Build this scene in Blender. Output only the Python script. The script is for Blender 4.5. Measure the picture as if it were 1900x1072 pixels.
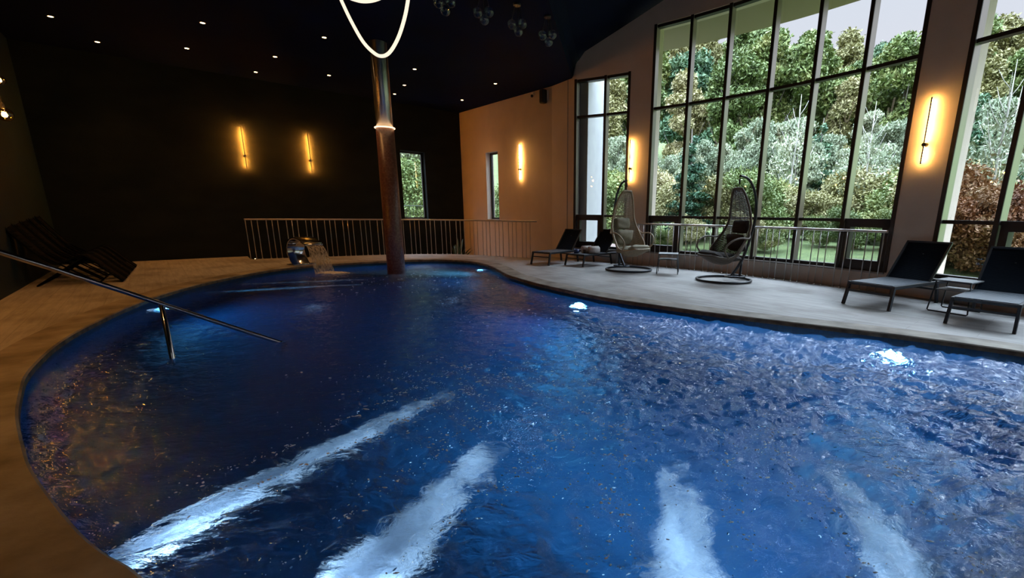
import bpy, bmesh, math, random
import numpy as np
from mathutils import Vector, Matrix
from mathutils.geometry import tessellate_polygon

for o in list(bpy.data.objects):
    bpy.data.objects.remove(o)
C = bpy.context.scene.collection
SC = bpy.context.scene
PI = math.pi

# ------------------------------------------------------------------ camera
CAM_H = 1.254
F, PIT, ROL, CX, CY = 850.07, .2368, .0102, 1067.2, 599.0
cp, sp = math.cos(PIT), math.sin(PIT)
fw = Vector((0, cp, -sp)); r0 = Vector((1, 0, 0)); d0 = Vector((0, -sp, -cp))
cr_, sr_ = math.cos(ROL), math.sin(ROL)
rv = cr_ * r0 - sr_ * d0; dv = sr_ * r0 + cr_ * d0
cam_data = bpy.data.cameras.new('camera'); cam = bpy.data.objects.new('camera', cam_data); C.objects.link(cam)
m3 = Matrix((rv, -dv, -fw)).transposed()
cam.matrix_world = Matrix.Translation((0, 0, CAM_H)) @ m3.to_4x4()
cam_data.sensor_fit = 'HORIZONTAL'; cam_data.sensor_width = 36
cam_data.lens = F / 1900 * 36
cam_data.shift_x = (950 - CX) / 1900; cam_data.shift_y = (CY - 536) / 1900
cam_data.clip_start = .02; cam_data.clip_end = 500
SC.camera = cam

# ------------------------------------------------------------------ world: bright overcast sky
SKY_H, SKY_Z = .87, 15.0
W = bpy.data.worlds.new('world'); SC.world = W; W.use_nodes = True
nt = W.node_tree; nt.nodes.clear()
tc = nt.nodes.new('ShaderNodeTexCoord'); sep = nt.nodes.new('ShaderNodeSeparateXYZ')
mr = nt.nodes.new('ShaderNodeMapRange'); mr.inputs[1].default_value = .37; mr.inputs[2].default_value = .64
mr.inputs[3].default_value = SKY_H; mr.inputs[4].default_value = SKY_Z; mr.interpolation_type = 'SMOOTHSTEP'
cr = nt.nodes.new('ShaderNodeValToRGB')
cr.color_ramp.elements[0].position = 0; cr.color_ramp.elements[0].color = (.93, .87, .94, 1)
cr.color_ramp.elements[1].position = .7; cr.color_ramp.elements[1].color = (.66, .82, 1, 1)
bg = nt.nodes.new('ShaderNodeBackground'); wo = nt.nodes.new('ShaderNodeOutputWorld')
nt.links.new(tc.outputs['Generated'], sep.inputs[0]); nt.links.new(sep.outputs['Z'], mr.inputs[0])
nt.links.new(sep.outputs['Z'], cr.inputs[0]); nt.links.new(cr.outputs[0], bg.inputs[0])
nt.links.new(mr.outputs[0], bg.inputs[1]); nt.links.new(bg.outputs[0], wo.inputs[0])

# ------------------------------------------------------------------ exposure and render feel
SC.view_settings.view_transform = 'Standard'; SC.view_settings.look = 'None'
SC.view_settings.exposure = 0.22; SC.view_settings.gamma = 1.0; SC.view_settings.use_curve_mapping = False
SC.cycles.use_denoising = True
SC.cycles.max_bounces = 10; SC.cycles.diffuse_bounces = 3; SC.cycles.glossy_bounces = 4
SC.cycles.transmission_bounces = 8; SC.cycles.transparent_max_bounces = 16
SC.cycles.caustics_reflective = False; SC.cycles.caustics_refractive = False
SC.cycles.sample_clamp_indirect = 6.0

# ================================================================== materials
MATS = {}
def mat(name, col=(.5, .5, .5), rough=.5, metal=0., emis=None, estr=0., **kw):
    if name in MATS: return MATS[name]
    m = bpy.data.materials.new(name); m.use_nodes = True; MATS[name] = m
    b = m.node_tree.nodes['Principled BSDF']
    b.inputs['Base Color'].default_value = (*col, 1); b.inputs['Roughness'].default_value = rough
    b.inputs['Metallic'].default_value = metal
    if emis:
        b.inputs['Emission Color'].default_value = (*emis, 1); b.inputs['Emission Strength'].default_value = estr
    for k, v in kw.items(): b.inputs[k.replace('_', ' ')].default_value = v
    return m
def N(m, t, **kw):
    n = m.node_tree.nodes.new(t)
    for k, v in kw.items(): setattr(n, k, v)
    return n
def L(m, a, b): m.node_tree.links.new(a, b)
def bsdf(m): return m.node_tree.nodes['Principled BSDF']
def noisy(m, c1, c2, scale=3., detail=6, bump=0., bscale=None, coord='Object', stretch=(1, 1, 1), bdist=.01):
    """mottled colour between c1 and c2 plus a fine bump"""
    t = N(m, 'ShaderNodeTexCoord'); mp = N(m, 'ShaderNodeMapping'); mp.inputs['Scale'].default_value = stretch
    L(m, t.outputs[coord], mp.inputs[0])
    n = N(m, 'ShaderNodeTexNoise'); n.inputs['Scale'].default_value = scale; n.inputs['Detail'].default_value = detail
    L(m, mp.outputs[0], n.inputs['Vector'])
    r = N(m, 'ShaderNodeValToRGB'); r.color_ramp.elements[0].position = .32; r.color_ramp.elements[1].position = .68
    r.color_ramp.elements[0].color = (*c1, 1); r.color_ramp.elements[1].color = (*c2, 1)
    L(m, n.outputs['Fac'], r.inputs[0]); L(m, r.outputs[0], bsdf(m).inputs['Base Color'])
    if bump:
        n2 = N(m, 'ShaderNodeTexNoise'); n2.inputs['Scale'].default_value = bscale or scale * 8; n2.inputs['Detail'].default_value = 4
        L(m, mp.outputs[0], n2.inputs['Vector'])
        bp = N(m, 'ShaderNodeBump'); bp.inputs['Strength'].default_value = bump; bp.inputs['Distance'].default_value = bdist
        L(m, n2.outputs['Fac'], bp.inputs['Height']); L(m, bp.outputs[0], bsdf(m).inputs['Normal'])
    return m

plaster = noisy(mat('beige_plaster', rough=.9), (.68, .575, .50), (.73, .62, .545), 2.5, 5, .35, 90)
plaster_tan = noisy(mat('tan_plaster', rough=.9), (.62, .52, .44), (.67, .56, .47), 2.5, 5, .35, 90)
dark_paint = noisy(mat('dark_teal_paint', rough=.75, Specular_IOR_Level=.12), (.007, .010, .011), (.013, .016, .016), 1.2, 8, .3, 30, stretch=(1, 1, 2.2))
left_paint = noisy(mat('blue_black_paint', rough=.6, Specular_IOR_Level=.2), (.002, .010, .014), (.005, .020, .027), 1.0, 8, .3, 30)
navy = noisy(mat('navy_ceiling', rough=.8, Specular_IOR_Level=.06), (.0010, .003, .016), (.0018, .006, .026), .6, 3)
chrome = mat('polished_steel', (.62, .62, .64), .12, 1.)
satin = mat('satin_steel', (.50, .47, .44), .28, 1.)
black_metal = mat('black_metal', (.012, .013, .015), .4, .3)
black_bar = mat('black_sconce_metal', (.004, .004, .004), .5)
charcoal = mat('charcoal_frame', (.014, .017, .022), .5)
frame_met = mat('bronze_aluminium', (.42, .38, .36), .30, .9)
frame_dark = mat('dark_bronze_aluminium', (.018, .014, .013), .45, .2)
white_ext = noisy(mat('white_render', rough=.9), (.36, .36, .375), (.40, .40, .41), 3)
soffit_m = mat('soffit_panel', (.36, .30, .21), .8)
concrete = noisy(mat('sill_stone', rough=.8), (.30, .27, .25), (.38, .35, .32), 5)

# deck: narrow porcelain planks
deck = mat('porcelain_planks', (.4, .38, .36), .55)
def build_deck(m, c1, c2, cm, ang, sx=2.2):
    t = N(m, 'ShaderNodeTexCoord'); mp = N(m, 'ShaderNodeMapping'); mp.inputs['Rotation'].default_value = (0, 0, ang)
    L(m, t.outputs['Object'], mp.inputs[0])
    br = N(m, 'ShaderNodeTexBrick'); br.inputs['Scale'].default_value = 1
    br.inputs['Brick Width'].default_value = 1.2; br.inputs['Row Height'].default_value = .2
    br.inputs['Mortar Size'].default_value = .0025; br.inputs['Mortar Smooth'].default_value = .2
    br.inputs['Color1'].default_value = (*c1, 1); br.inputs['Color2'].default_value = (*c2, 1); br.inputs['Mortar'].default_value = (*cm, 1)
    L(m, mp.outputs[0], br.inputs['Vector'])
    n = N(m, 'ShaderNodeTexNoise'); n.inputs['Scale'].default_value = 1.5; n.inputs['Detail'].default_value = 9; n.inputs['Roughness'].default_value = .65
    mp2 = N(m, 'ShaderNodeMapping'); mp2.inputs['Scale'].default_value = (1, 9, 1)
    L(m, mp.outputs[0], mp2.inputs[0]); L(m, mp2.outputs[0], n.inputs['Vector'])
    mx = N(m, 'ShaderNodeMix', data_type='RGBA', blend_type='MULTIPLY'); mx.inputs[0].default_value = 1
    rr = N(m, 'ShaderNodeValToRGB'); rr.color_ramp.elements[0].position = .3; rr.color_ramp.elements[0].color = (.62, .60, .58, 1); rr.color_ramp.elements[1].position = .62
    L(m, n.outputs['Fac'], rr.inputs[0]); L(m, br.outputs['Color'], mx.inputs[6]); L(m, rr.outputs[0], mx.inputs[7])
    n3 = N(m, 'ShaderNodeTexNoise'); n3.inputs['Scale'].default_value = 1.1; n3.inputs['Detail'].default_value = 7
    L(m, t.outputs['Object'], n3.inputs['Vector'])
    r3 = N(m, 'ShaderNodeValToRGB'); r3.color_ramp.elements[0].position = .34; r3.color_ramp.elements[0].color = (.55, .52, .48, 1); r3.color_ramp.elements[1].position = .52
    L(m, n3.outputs['Fac'], r3.inputs[0])
    mx2 = N(m, 'ShaderNodeMix', data_type='RGBA', blend_type='MULTIPLY'); mx2.inputs[0].default_value = .8
    L(m, mx.outputs[2], mx2.inputs[6]); L(m, r3.outputs[0], mx2.inputs[7])
    L(m, mx2.outputs[2], bsdf(m).inputs['Base Color'])
    bp = N(m, 'ShaderNodeBump'); bp.inputs['Strength'].default_value = .25; bp.inputs['Distance'].default_value = .004
    L(m, n.outputs['Fac'], bp.inputs['Height']); L(m, bp.outputs[0], bsdf(m).inputs['Normal'])
build_deck(deck, (.40, .385, .375), (.37, .355, .345), (.24, .225, .215), .83)
coping_m = noisy(mat('coping_stone', rough=.6), (.10, .08, .06), (.34, .30, .245), 2.6, 9, .5, 30, bdist=.006)
coping_edge = noisy(mat('coping_edge_stone', rough=.75), (.10, .075, .055), (.24, .19, .14), 9, 8, .8, 40, bdist=.008)

# pool mosaic
pool_m = mat('blue_pool_mosaic', (.01, .06, .3), .35)
def build_mosaic(m, c1, c2, cm, size):
    t = N(m, 'ShaderNodeTexCoord')
    br = N(m, 'ShaderNodeTexBrick'); br.offset = 0
    br.inputs['Scale'].default_value = 1; br.inputs['Brick Width'].default_value = size; br.inputs['Row Height'].default_value = size
    br.inputs['Mortar Size'].default_value = size * .06
    br.inputs['Color1'].default_value = (*c1, 1); br.inputs['Color2'].default_value = (*c2, 1); br.inputs['Mortar'].default_value = (*cm, 1)
    L(m, t.outputs['UV'], br.inputs['Vector']); L(m, br.outputs['Color'], bsdf(m).inputs['Base Color'])
build_mosaic(pool_m, (.004, .042, .12), (.008, .068, .17), (.012, .055, .11), .05)
col_mosaic = mat('copper_mosaic', (.12, .05, .04), .38, .0)
build_mosaic(col_mosaic, (.16, .055, .045), (.25, .12, .095), (.03, .012, .01), .03)

# water
water_m = mat('pool_water', (.80, .93, 1.0), .015, IOR=1.42, Transmission_Weight=1.0)
def build_water(m):
    t = N(m, 'ShaderNodeTexCoord')
    n1 = N(m, 'ShaderNodeTexNoise'); n1.inputs['Scale'].default_value = 7; n1.inputs['Detail'].default_value = 5; n1.inputs['Distortion'].default_value = 1.1
    n2 = N(m, 'ShaderNodeTexNoise'); n2.inputs['Scale'].default_value = 26; n2.inputs['Detail'].default_value = 3; n2.inputs['Distortion'].default_value = .6
    mp = N(m, 'ShaderNodeMapping'); mp.inputs['Rotation'].default_value = (0, 0, .45); mp.inputs['Scale'].default_value = (1, 1.9, 1)
    L(m, t.outputs['Object'], mp.inputs[0]); L(m, mp.outputs[0], n1.inputs['Vector']); L(m, mp.outputs[0], n2.inputs['Vector'])
    b1 = N(m, 'ShaderNodeBump'); b1.inputs['Strength'].default_value = .8; b1.inputs['Distance'].default_value = .05
    b2 = N(m, 'ShaderNodeBump'); b2.inputs['Strength'].default_value = .6; b2.inputs['Distance'].default_value = .012
    L(m, n1.outputs['Fac'], b1.inputs['Height']); L(m, n2.outputs['Fac'], b2.inputs['Height']); L(m, b1.outputs[0], b2.inputs['Normal'])
    L(m, b2.outputs[0], bsdf(m).inputs['Normal'])
    at = N(m, 'ShaderNodeAttribute'); at.attribute_name = 'agitation'
    for b_, k_ in ((b1, .85), (b2, .65)):
        mu = N(m, 'ShaderNodeMath', operation='MULTIPLY'); mu.inputs[1].default_value = k_; L(m, at.outputs['Fac'], mu.inputs[0]); L(m, mu.outputs[0], b_.inputs['Strength'])
build_water(water_m)

def soft_white(name, col, thresh0, thresh1, scale, stretch, transl=.5, falloff=True, amax=1.):
    """bubbles / foam: white scattering matter with gaps; thins towards its own rim (UV u along, v across)"""
    m = bpy.data.materials.new(name); m.use_nodes = True; MATS[name] = m
    m.node_tree.nodes.remove(bsdf(m))
    out = m.node_tree.nodes['Material Output']
    di = N(m, 'ShaderNodeBsdfDiffuse'); tr = N(m, 'ShaderNodeBsdfTranslucent'); tp = N(m, 'ShaderNodeBsdfTransparent')
    di.inputs[0].default_value = (*col, 1); tr.inputs[0].default_value = (*col, 1)
    ms = N(m, 'ShaderNodeMixShader'); ms.inputs[0].default_value = transl
    L(m, di.outputs[0], ms.inputs[1]); L(m, tr.outputs[0], ms.inputs[2])
    t = N(m, 'ShaderNodeTexCoord'); mp = N(m, 'ShaderNodeMapping'); mp.inputs['Scale'].default_value = stretch
    L(m, t.outputs['Object'], mp.inputs[0])
    n = N(m, 'ShaderNodeTexNoise'); n.inputs['Scale'].default_value = scale; n.inputs['Detail'].default_value = 8; n.inputs['Roughness'].default_value = .62; n.inputs['Distortion'].default_value = .4
    L(m, mp.outputs[0], n.inputs['Vector'])
    src = n.outputs['Fac']
    if falloff:
        uv = N(m, 'ShaderNodeSeparateXYZ'); L(m, t.outputs['UV'], uv.inputs[0])
        # v: 0 at the rims, 1 on the axis ; u: 0 at the start, 1 at the far end
        f1 = N(m, 'ShaderNodeMapRange'); f1.inputs[1].default_value = 0; f1.inputs[2].default_value = .8; f1.inputs[3].default_value = -.42; f1.inputs[4].default_value = .16
        f2 = N(m, 'ShaderNodeMapRange'); f2.inputs[1].default_value = .35; f2.inputs[2].default_value = 1; f2.inputs[3].default_value = .0; f2.inputs[4].default_value = -.32
        L(m, uv.outputs['Y'], f1.inputs[0]); L(m, uv.outputs['X'], f2.inputs[0])
        a = N(m, 'ShaderNodeMath', operation='ADD'); b = N(m, 'ShaderNodeMath', operation='ADD')
        L(m, f1.outputs[0], a.inputs[0]); L(m, f2.outputs[0], a.inputs[1]); L(m, a.outputs[0], b.inputs[0]); L(m, n.outputs['Fac'], b.inputs[1])
        src = b.outputs[0]
    al = N(m, 'ShaderNodeMapRange'); al.inputs[1].default_value = thresh0; al.inputs[2].default_value = thresh1; al.inputs[4].default_value = amax
    L(m, src, al.inputs[0])
    mo = N(m, 'ShaderNodeMixShader'); L(m, al.outputs[0], mo.inputs[0]); L(m, tp.outputs[0], mo.inputs[1]); L(m, ms.outputs[0], mo.inputs[2])
    L(m, mo.outputs[0], out.inputs[0])
    return m
bubble_m = soft_white('air_bubbles', (.88, .91, .97), .38, .80, 6, (1, 1, 3), .4, True, .85)
foam_m = soft_white('surface_foam', (.92, .92, .95), .30, .5, 14, (1, 1, 1), .35)
stream_m = soft_white('falling_water', (.86, .80, .74), .36, .56, 30, (1, 1, .08), .5, False, .9)

# clear window glass: mirror-like reflection by Fresnel, otherwise straight through
glass_m = bpy.data.materials.new('window_glass'); glass_m.use_nodes = True
def build_glass(m, tint, ior=1.45):
    m.node_tree.nodes.remove(bsdf(m)); out = m.node_tree.nodes['Material Output']
    g = N(m, 'ShaderNodeNewGeometry'); dt = N(m, 'ShaderNodeVectorMath', operation='DOT_PRODUCT'); L(m, g.outputs['Incoming'], dt.inputs[0]); L(m, g.outputs['Normal'], dt.inputs[1])
    ab = N(m, 'ShaderNodeMath', operation='ABSOLUTE'); L(m, dt.outputs['Value'], ab.inputs[0])     # Schlick's reflectance, the same from both sides of the pane
    iv = N(m, 'ShaderNodeMath', operation='SUBTRACT'); iv.inputs[0].default_value = 1; L(m, ab.outputs[0], iv.inputs[1])
    pw_ = N(m, 'ShaderNodeMath', operation='POWER'); pw_.inputs[1].default_value = 5; L(m, iv.outputs[0], pw_.inputs[0]); f0 = ((ior-1)/(ior+1))**2*1.6
    fr = N(m, 'ShaderNodeMath', operation='MULTIPLY_ADD'); fr.inputs[1].default_value = 1-f0; fr.inputs[2].default_value = f0; L(m, pw_.outputs[0], fr.inputs[0])
    gl = N(m, 'ShaderNodeBsdfGlossy'); gl.inputs['Roughness'].default_value = 0; tp = N(m, 'ShaderNodeBsdfTransparent'); tp.inputs[0].default_value = (*tint, 1)
    mx = N(m, 'ShaderNodeMixShader'); L(m, fr.outputs[0], mx.inputs[0]); L(m, tp.outputs[0], mx.inputs[1]); L(m, gl.outputs[0], mx.inputs[2])
    L(m, mx.outputs[0], out.inputs[0])
build_glass(glass_m, (.93, .95, .94), 1.6)
amber_glass = bpy.data.materials.new('amber_glass'); amber_glass.use_nodes = True
build_glass(amber_glass, (1., .74, .38), 1.9)
clear_glass = bpy.data.materials.new('clear_ball_glass'); clear_glass.use_nodes = True
build_glass(clear_glass, (.75, .78, .82), 1.7)

led_warm = mat('warm_led_strip', (0, 0, 0), 1, emis=(1., .50, .12), estr=210)
led_warm2 = mat('warm_led_strip_bright', (0, 0, 0), 1, emis=(1., .33, .035), estr=1300)
led_tube = mat('cream_led_tube', (.5, .5, .5), 1, emis=(1., .86, .68), estr=.95)
led_ring = mat('amber_led_ring', (0, 0, 0), 1, emis=(1., .62, .32), estr=2.6)
bulb_m = mat('amber_bulb', (0, 0, 0), 1, emis=(1., .50, .13), estr=260)
down_m = mat('downlight_lens', (0, 0, 0), 1, emis=(1., .55, .22), estr=22)
pool_led = mat('pool_led_lens', (0, 0, 0), 1, emis=(.4, .65, 1.), estr=5)

# ================================================================== geometry helpers
class MB:
    def __init__(s): s.v = []; s.f = []; s.uv = {}
    def quad(s, a, b, c, d):
        n = len(s.v); s.v += [tuple(a), tuple(b), tuple(c), tuple(d)]; s.f.append((n, n+1, n+2, n+3)); return s
    def box(s, c, size, M=None):
        hx, hy, hz = size[0]/2, size[1]/2, size[2]/2; n = len(s.v)
        for z in (-hz, hz):
            for x, y in ((-hx, -hy), (hx, -hy), (hx, hy), (-hx, hy)):
                p = Vector((x, y, z))
                if M is not None: p = M @ p
                s.v.append(tuple(p + Vector(c)))
        for q in ((3, 2, 1, 0), (4, 5, 6, 7), (0, 1, 5, 4), (1, 2, 6, 5), (2, 3, 7, 6), (3, 0, 4, 7)): s.f.append(tuple(n+i for i in q))
        return s
    def bar(s, a, b, w, h, up=(0, 0, 1)):
        """rectangular bar from a to b, w across, h along up"""
        a, b = Vector(a), Vector(b); d = (b-a).normalized(); u = Vector(up)
        x = d.cross(u)
        if x.length < 1e-4: x = Vector((1, 0, 0))
        x.normalize(); u = x.cross(d).normalized(); n = len(s.v)
        for p in (a, b):
            for i, j in ((-1, -1), (1, -1), (1, 1), (-1, 1)): s.v.append(tuple(p + x*i*w/2 + u*j*h/2))
        for q in ((0, 1, 2, 3), (7, 6, 5, 4), (0, 4, 5, 1), (1, 5, 6, 2), (2, 6, 7, 3), (3, 7, 4, 0)): s.f.append(tuple(n+i for i in q))
        return s
    def tube(s, pts, r, k=8, closed=False, caps=True):
        pts = [Vector(p) for p in pts]; m = len(pts); rs = r if isinstance(r, (list, tuple)) else [r]*m
        n0 = len(s.v); prev = None
        for i, p in enumerate(pts):
            if closed: d = pts[(i+1) % m] - pts[i-1]
            else: d = pts[min(i+1, m-1)] - pts[max(i-1, 0)]
            d.normalize()
            if prev is None:
                x = d.cross(Vector((0, 0, 1)))
                if x.length < .05: x = d.cross(Vector((1, 0, 0)))
            else: x = prev - d*prev.dot(d)
            x.normalize(); y = d.cross(x); prev = x
            for j in range(k):
                a = 2*PI*j/k; s.v.append(tuple(p + (x*math.cos(a) + y*math.sin(a))*rs[i]))
        for i in range(m if closed else m-1):
            i2 = (i+1) % m
            for j in range(k):
                j2 = (j+1) % k; s.f.append((n0+i*k+j, n0+i*k+j2, n0+i2*k+j2, n0+i2*k+j))
        if caps and not closed:
            s.f.append(tuple(n0+j for j in range(k))[::-1]); s.f.append(tuple(n0+(m-1)*k+j for j in range(k)))
        return s
    def lathe(s, prof, c=(0, 0, 0), k=24, axis=None):
        n0 = len(s.v); c = Vector(c); M = Matrix.Identity(3)
        if axis is not None: M = Vector((0, 0, 1)).rotation_difference(Vector(axis)).to_matrix()
        for r, z in prof:
            for j in range(k):
                a = 2*PI*j/k; s.v.append(tuple(c + M @ Vector((r*math.cos(a), r*math.sin(a), z))))
        for i in range(len(prof)-1):
            for j in range(k):
                j2 = (j+1) % k; s.f.append((n0+i*k+j, n0+i*k+j2, n0+(i+1)*k+j2, n0+(i+1)*k+j))
        if prof[0][0] > 1e-5: s.f.append(tuple(n0+j for j in range(k))[::-1])
        if prof[-1][0] > 1e-5: s.f.append(tuple(n0+(len(prof)-1)*k+j for j in range(k)))
        return s
    def ball(s, c, r, k=14, sq=(1, 1, 1), M=None):
        n0 = len(s.v); m = k//2
        for i in range(m+1):
            t = PI*i/m
            for j in range(k):
                a = 2*PI*j/k; p = Vector((math.sin(t)*math.cos(a)*sq[0], math.sin(t)*math.sin(a)*sq[1], math.cos(t)*sq[2]))*r
                if M is not None: p = M @ p
                s.v.append(tuple(Vector(c)+p))
        for i in range(m):
            for j in range(k):
                j2 = (j+1) % k; s.f.append((n0+i*k+j, n0+(i+1)*k+j, n0+(i+1)*k+j2, n0+i*k+j2))
        return s
    def build(s, name, m, parent=None, smooth=False, bevel=0., loc=None):
        me = bpy.data.meshes.new(name); me.from_pydata(s.v, [], s.f); me.update()
        if smooth: me.polygons.foreach_set('use_smooth', [len(f) < 5 for f in s.f])
        me.materials.append(m)
        o = bpy.data.objects.new(name, me); C.objects.link(o)
        if parent is not None: o.parent = parent
        if loc is not None: o.location = loc
        if bevel:
            b = o.modifiers.new('bevel', 'BEVEL'); b.width = bevel; b.segments = 2; b.limit_method = 'ANGLE'
        return o
def tag(o, label=None, cat=None, group=None, kind=None):
    if label: o['label'] = label
    if cat: o['category'] = cat
    if group: o['group'] = group
    if kind: o['kind'] = kind
    return o
def empty(name, loc=(0, 0, 0), rz=0., label=None, cat=None, group=None, kind=None):
    o = bpy.data.objects.new(name, None); C.objects.link(o); o.location = loc; o.rotation_euler = (0, 0, rz); o.empty_display_size = .1
    return tag(o, label, cat, group, kind)
def copy_tree(o, parent=None):
    c = o.copy(); C.objects.link(c); c.parent = parent
    for ch in list(o.children): copy_tree(ch, c)
    return c
def struct(o): o['kind'] = 'structure'; return o
def catmull(P, n=6, closed=False):
    P = [Vector(p) for p in P]; m = len(P); out = []
    for i in range(m if closed else m-1):
        if closed: a, b, c, d = P[i-1], P[i], P[(i+1) % m], P[(i+2) % m]
        else: a, b, c, d = P[max(i-1, 0)], P[i], P[i+1], P[min(i+2, m-1)]
        for k in range(n):
            t = k/n; out.append(.5*((2*b) + (c-a)*t + (2*a-5*b+4*c-d)*t*t + (3*b-a-3*c+d)*t**3))
    if not closed: out.append(P[-1])
    return out
def poly_fill(loops, z, flip=False):
    L3 = [[Vector((p[0], p[1], 0)) for p in l] for l in loops]; vs = [p for l in L3 for p in l]
    mb = MB(); mb.v = [(p.x, p.y, z) for p in vs]
    for t in tessellate_polygon(L3):
        a, b, c = [vs[i] for i in t]; up = (b-a).cross(c-a).z > 0
        mb.f.append(tuple(t) if up != flip else tuple(t)[::-1])
    return mb
def box_uv(o, scale=1.):
    """UVs from each face's own plane, for tiles"""
    me = o.data; uv = me.uv_layers.new(name='UVMap')
    for p in me.polygons:
        n = p.normal
        for li in p.loop_indices:
            v = me.vertices[me.loops[li].vertex_index].co
            if abs(n.z) > .6: uv.data[li].uv = (v.x*scale, v.y*scale)
            else: uv.data[li].uv = ((v.x*-n.y + v.y*n.x)*scale, v.z*scale)

# ================================================================== the shell
# plan: the glazed front is an arc about AC, radius AR; dark wall and left wall are straight
AC = Vector((-5.3108, 1.7239)); AR = 12.036
def arc(deg, r=AR): a = math.radians(deg); return Vector((AC.x + r*math.cos(a), AC.y + r*math.sin(a)))
CEIL = 4.54
K_FAR = Vector((-4.07, 17.02)); K_LEFT = Vector((-11.5, 10.27)); K_TAN = Vector((-.69, 13.45)); K_NEARL = Vector((-5.2, 3.07))
U_DARK = (K_FAR-K_LEFT).normalized(); U_TAN = (K_TAN-K_FAR).normalized()
def wall_with_holes(name, a, b, z0, z1, holes, m, thick=.3, outward=None, top=None):
    """straight wall from a to b; holes as (s0, s1, z0, z1) along the wall; thickness to the outward side. top(s) gives a shaped top"""
    a, b = Vector(a), Vector(b); d = (b-a); Lw = d.length; d.normalize()
    n = Vector((d.y, -d.x)) if outward is None else Vector(outward)
    xs = sorted({0, Lw, *[h[0] for h in holes], *[h[1] for h in holes]}); zs = sorted({z0, z1, *[h[2] for h in holes], *[h[3] for h in holes]})
    mb = MB()
    P = lambda s, z, t: (a.x + d.x*s + n.x*t, a.y + d.y*s + n.y*t, z)
    def hole(s, z): return any(h[0] < s < h[1] and h[2] < z < h[3] for h in holes)
    for i in range(len(xs)-1):
        for j in range(len(zs)-1):
            if hole((xs[i]+xs[i+1])/2, (zs[j]+zs[j+1])/2): continue
            for t in (0, thick): mb.quad(P(xs[i], zs[j], t), P(xs[i+1], zs[j], t), P(xs[i+1], zs[j+1], t), P(xs[i], zs[j+1], t))
    for s0, s1, h0, h1 in list(holes) + [(0, Lw, z0, z1)]:
        mb.quad(P(s0, h0, 0), P(s0, h1, 0), P(s0, h1, thick), P(s0, h0, thick)); mb.quad(P(s1, h0, 0), P(s1, h1, 0), P(s1, h1, thick), P(s1, h0, thick))
        mb.quad(P(s0, h0, 0), P(s1, h0, 0), P(s1, h0, thick), P(s0, h0, thick)); mb.quad(P(s0, h1, 0), P(s1, h1, 0), P(s1, h1, thick), P(s0, h1, thick))
    return struct(mb.build(name, m))
out_dark = Vector((-U_DARK.y, U_DARK.x))
def s_on(a, u, p): return (Vector(p)-a).dot(u)
dw0, dw1 = s_on(K_LEFT, U_DARK, (-5.68, 15.565)), s_on(K_LEFT, U_DARK, (-5.07, 16.12))
wall_with_holes('wall_back', K_LEFT, K_FAR, -1.1, 5.2, [(dw0, dw1, .95, 3.14)], dark_paint, .30, out_dark)
U_LEFT = (K_LEFT-K_NEARL).normalized()
wall_with_holes('wall_left', Vector((2.6, -5.8)), K_LEFT, -1.1, 5.2, [], left_paint, .25, Vector((-U_LEFT.y, U_LEFT.x)))
out_tan = Vector((-U_TAN.y, U_TAN.x))
tan_s0 = s_on(K_FAR, U_TAN, (-3.0, 15.87)); tan_s1 = s_on(K_FAR, U_TAN, (-2.52, 15.37))
wall_with_holes('wall_right', K_FAR, K_TAN, -1.1, CEIL+.2, [(tan_s0, tan_s1, .97, 3.12)], plaster_tan, .30, out_tan)

# glazed front, in stations along the arc (degrees): W1 62..57, pillar, W2, pillar, W3
TH = dict(c=None, w1l=64.06, w1m=60.16, w1r=57.12, m0=54.18, m1=50.05, m2=45.98, m3=41.58, m4=37.49, m5=33.44, p6=29.54, n0=26.45, n1=23.06, n2=19.6, n3=16.2, n4=12.8, n5=9.4, n6=6.0)
SILL, TOP1, TOP2, UTR, LTR = .30, 4.48, 5.34, 3.61, 1.17
GR = AR + .20           # glass line
def front_top(x):       # the arched roofline of the front wall
    if x < -.12: return CEIL + .02
    if x < .02: t = (x+.12)/.14; return CEIL + .02 + .48*t*t*(3-2*t)
    return 5.0 + .44*x - .012*x*x
fw_ = MB()
def front_panel(a0, a1, z0, z1, r=AR, thick=.42, steps=3):
    """solid piece of the curved front between two angles; z1 may be 'top'"""
    mb = MB(); n = steps
    A = [arc(a0 + (a1-a0)*i/n, r) for i in range(n+1)]; B = [arc(a0 + (a1-a0)*i/n, r+thick) for i in range(n+1)]
    top = lambda p: front_top(p.x) if z1 == 'top' else z1
    for i in range(n):
        a, b, c, d = A[i], A[i+1], B[i], B[i+1]
        mb.quad((a.x, a.y, z0), (b.x, b.y, z0), (b.x, b.y, top(b)), (a.x, a.y, top(a)))
        mb.quad((c.x, c.y, z0), (d.x, d.y, z0), (d.x, d.y, top(b)), (c.x, c.y, top(a)))
        mb.quad((a.x, a.y, z0), (b.x, b.y, z0), (d.x, d.y, z0), (c.x, c.y, z0))
        mb.quad((a.x, a.y, top(a)), (b.x, b.y, top(b)), (d.x, d.y, top(b)), (c.x, c.y, top(a)))
    for p, q in ((A[0], B[0]), (A[-1], B[-1])): mb.quad((p.x, p.y, z0), (q.x, q.y, z0), (q.x, q.y, top(p)), (p.x, p.y, top(p)))
    return mb
def join(*mbs):
    o = MB()
    for m in mbs:
        n = len(o.v); o.v += m.v; o.f += [tuple(i+n for i in f) for f in m.f]
    return o
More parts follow.
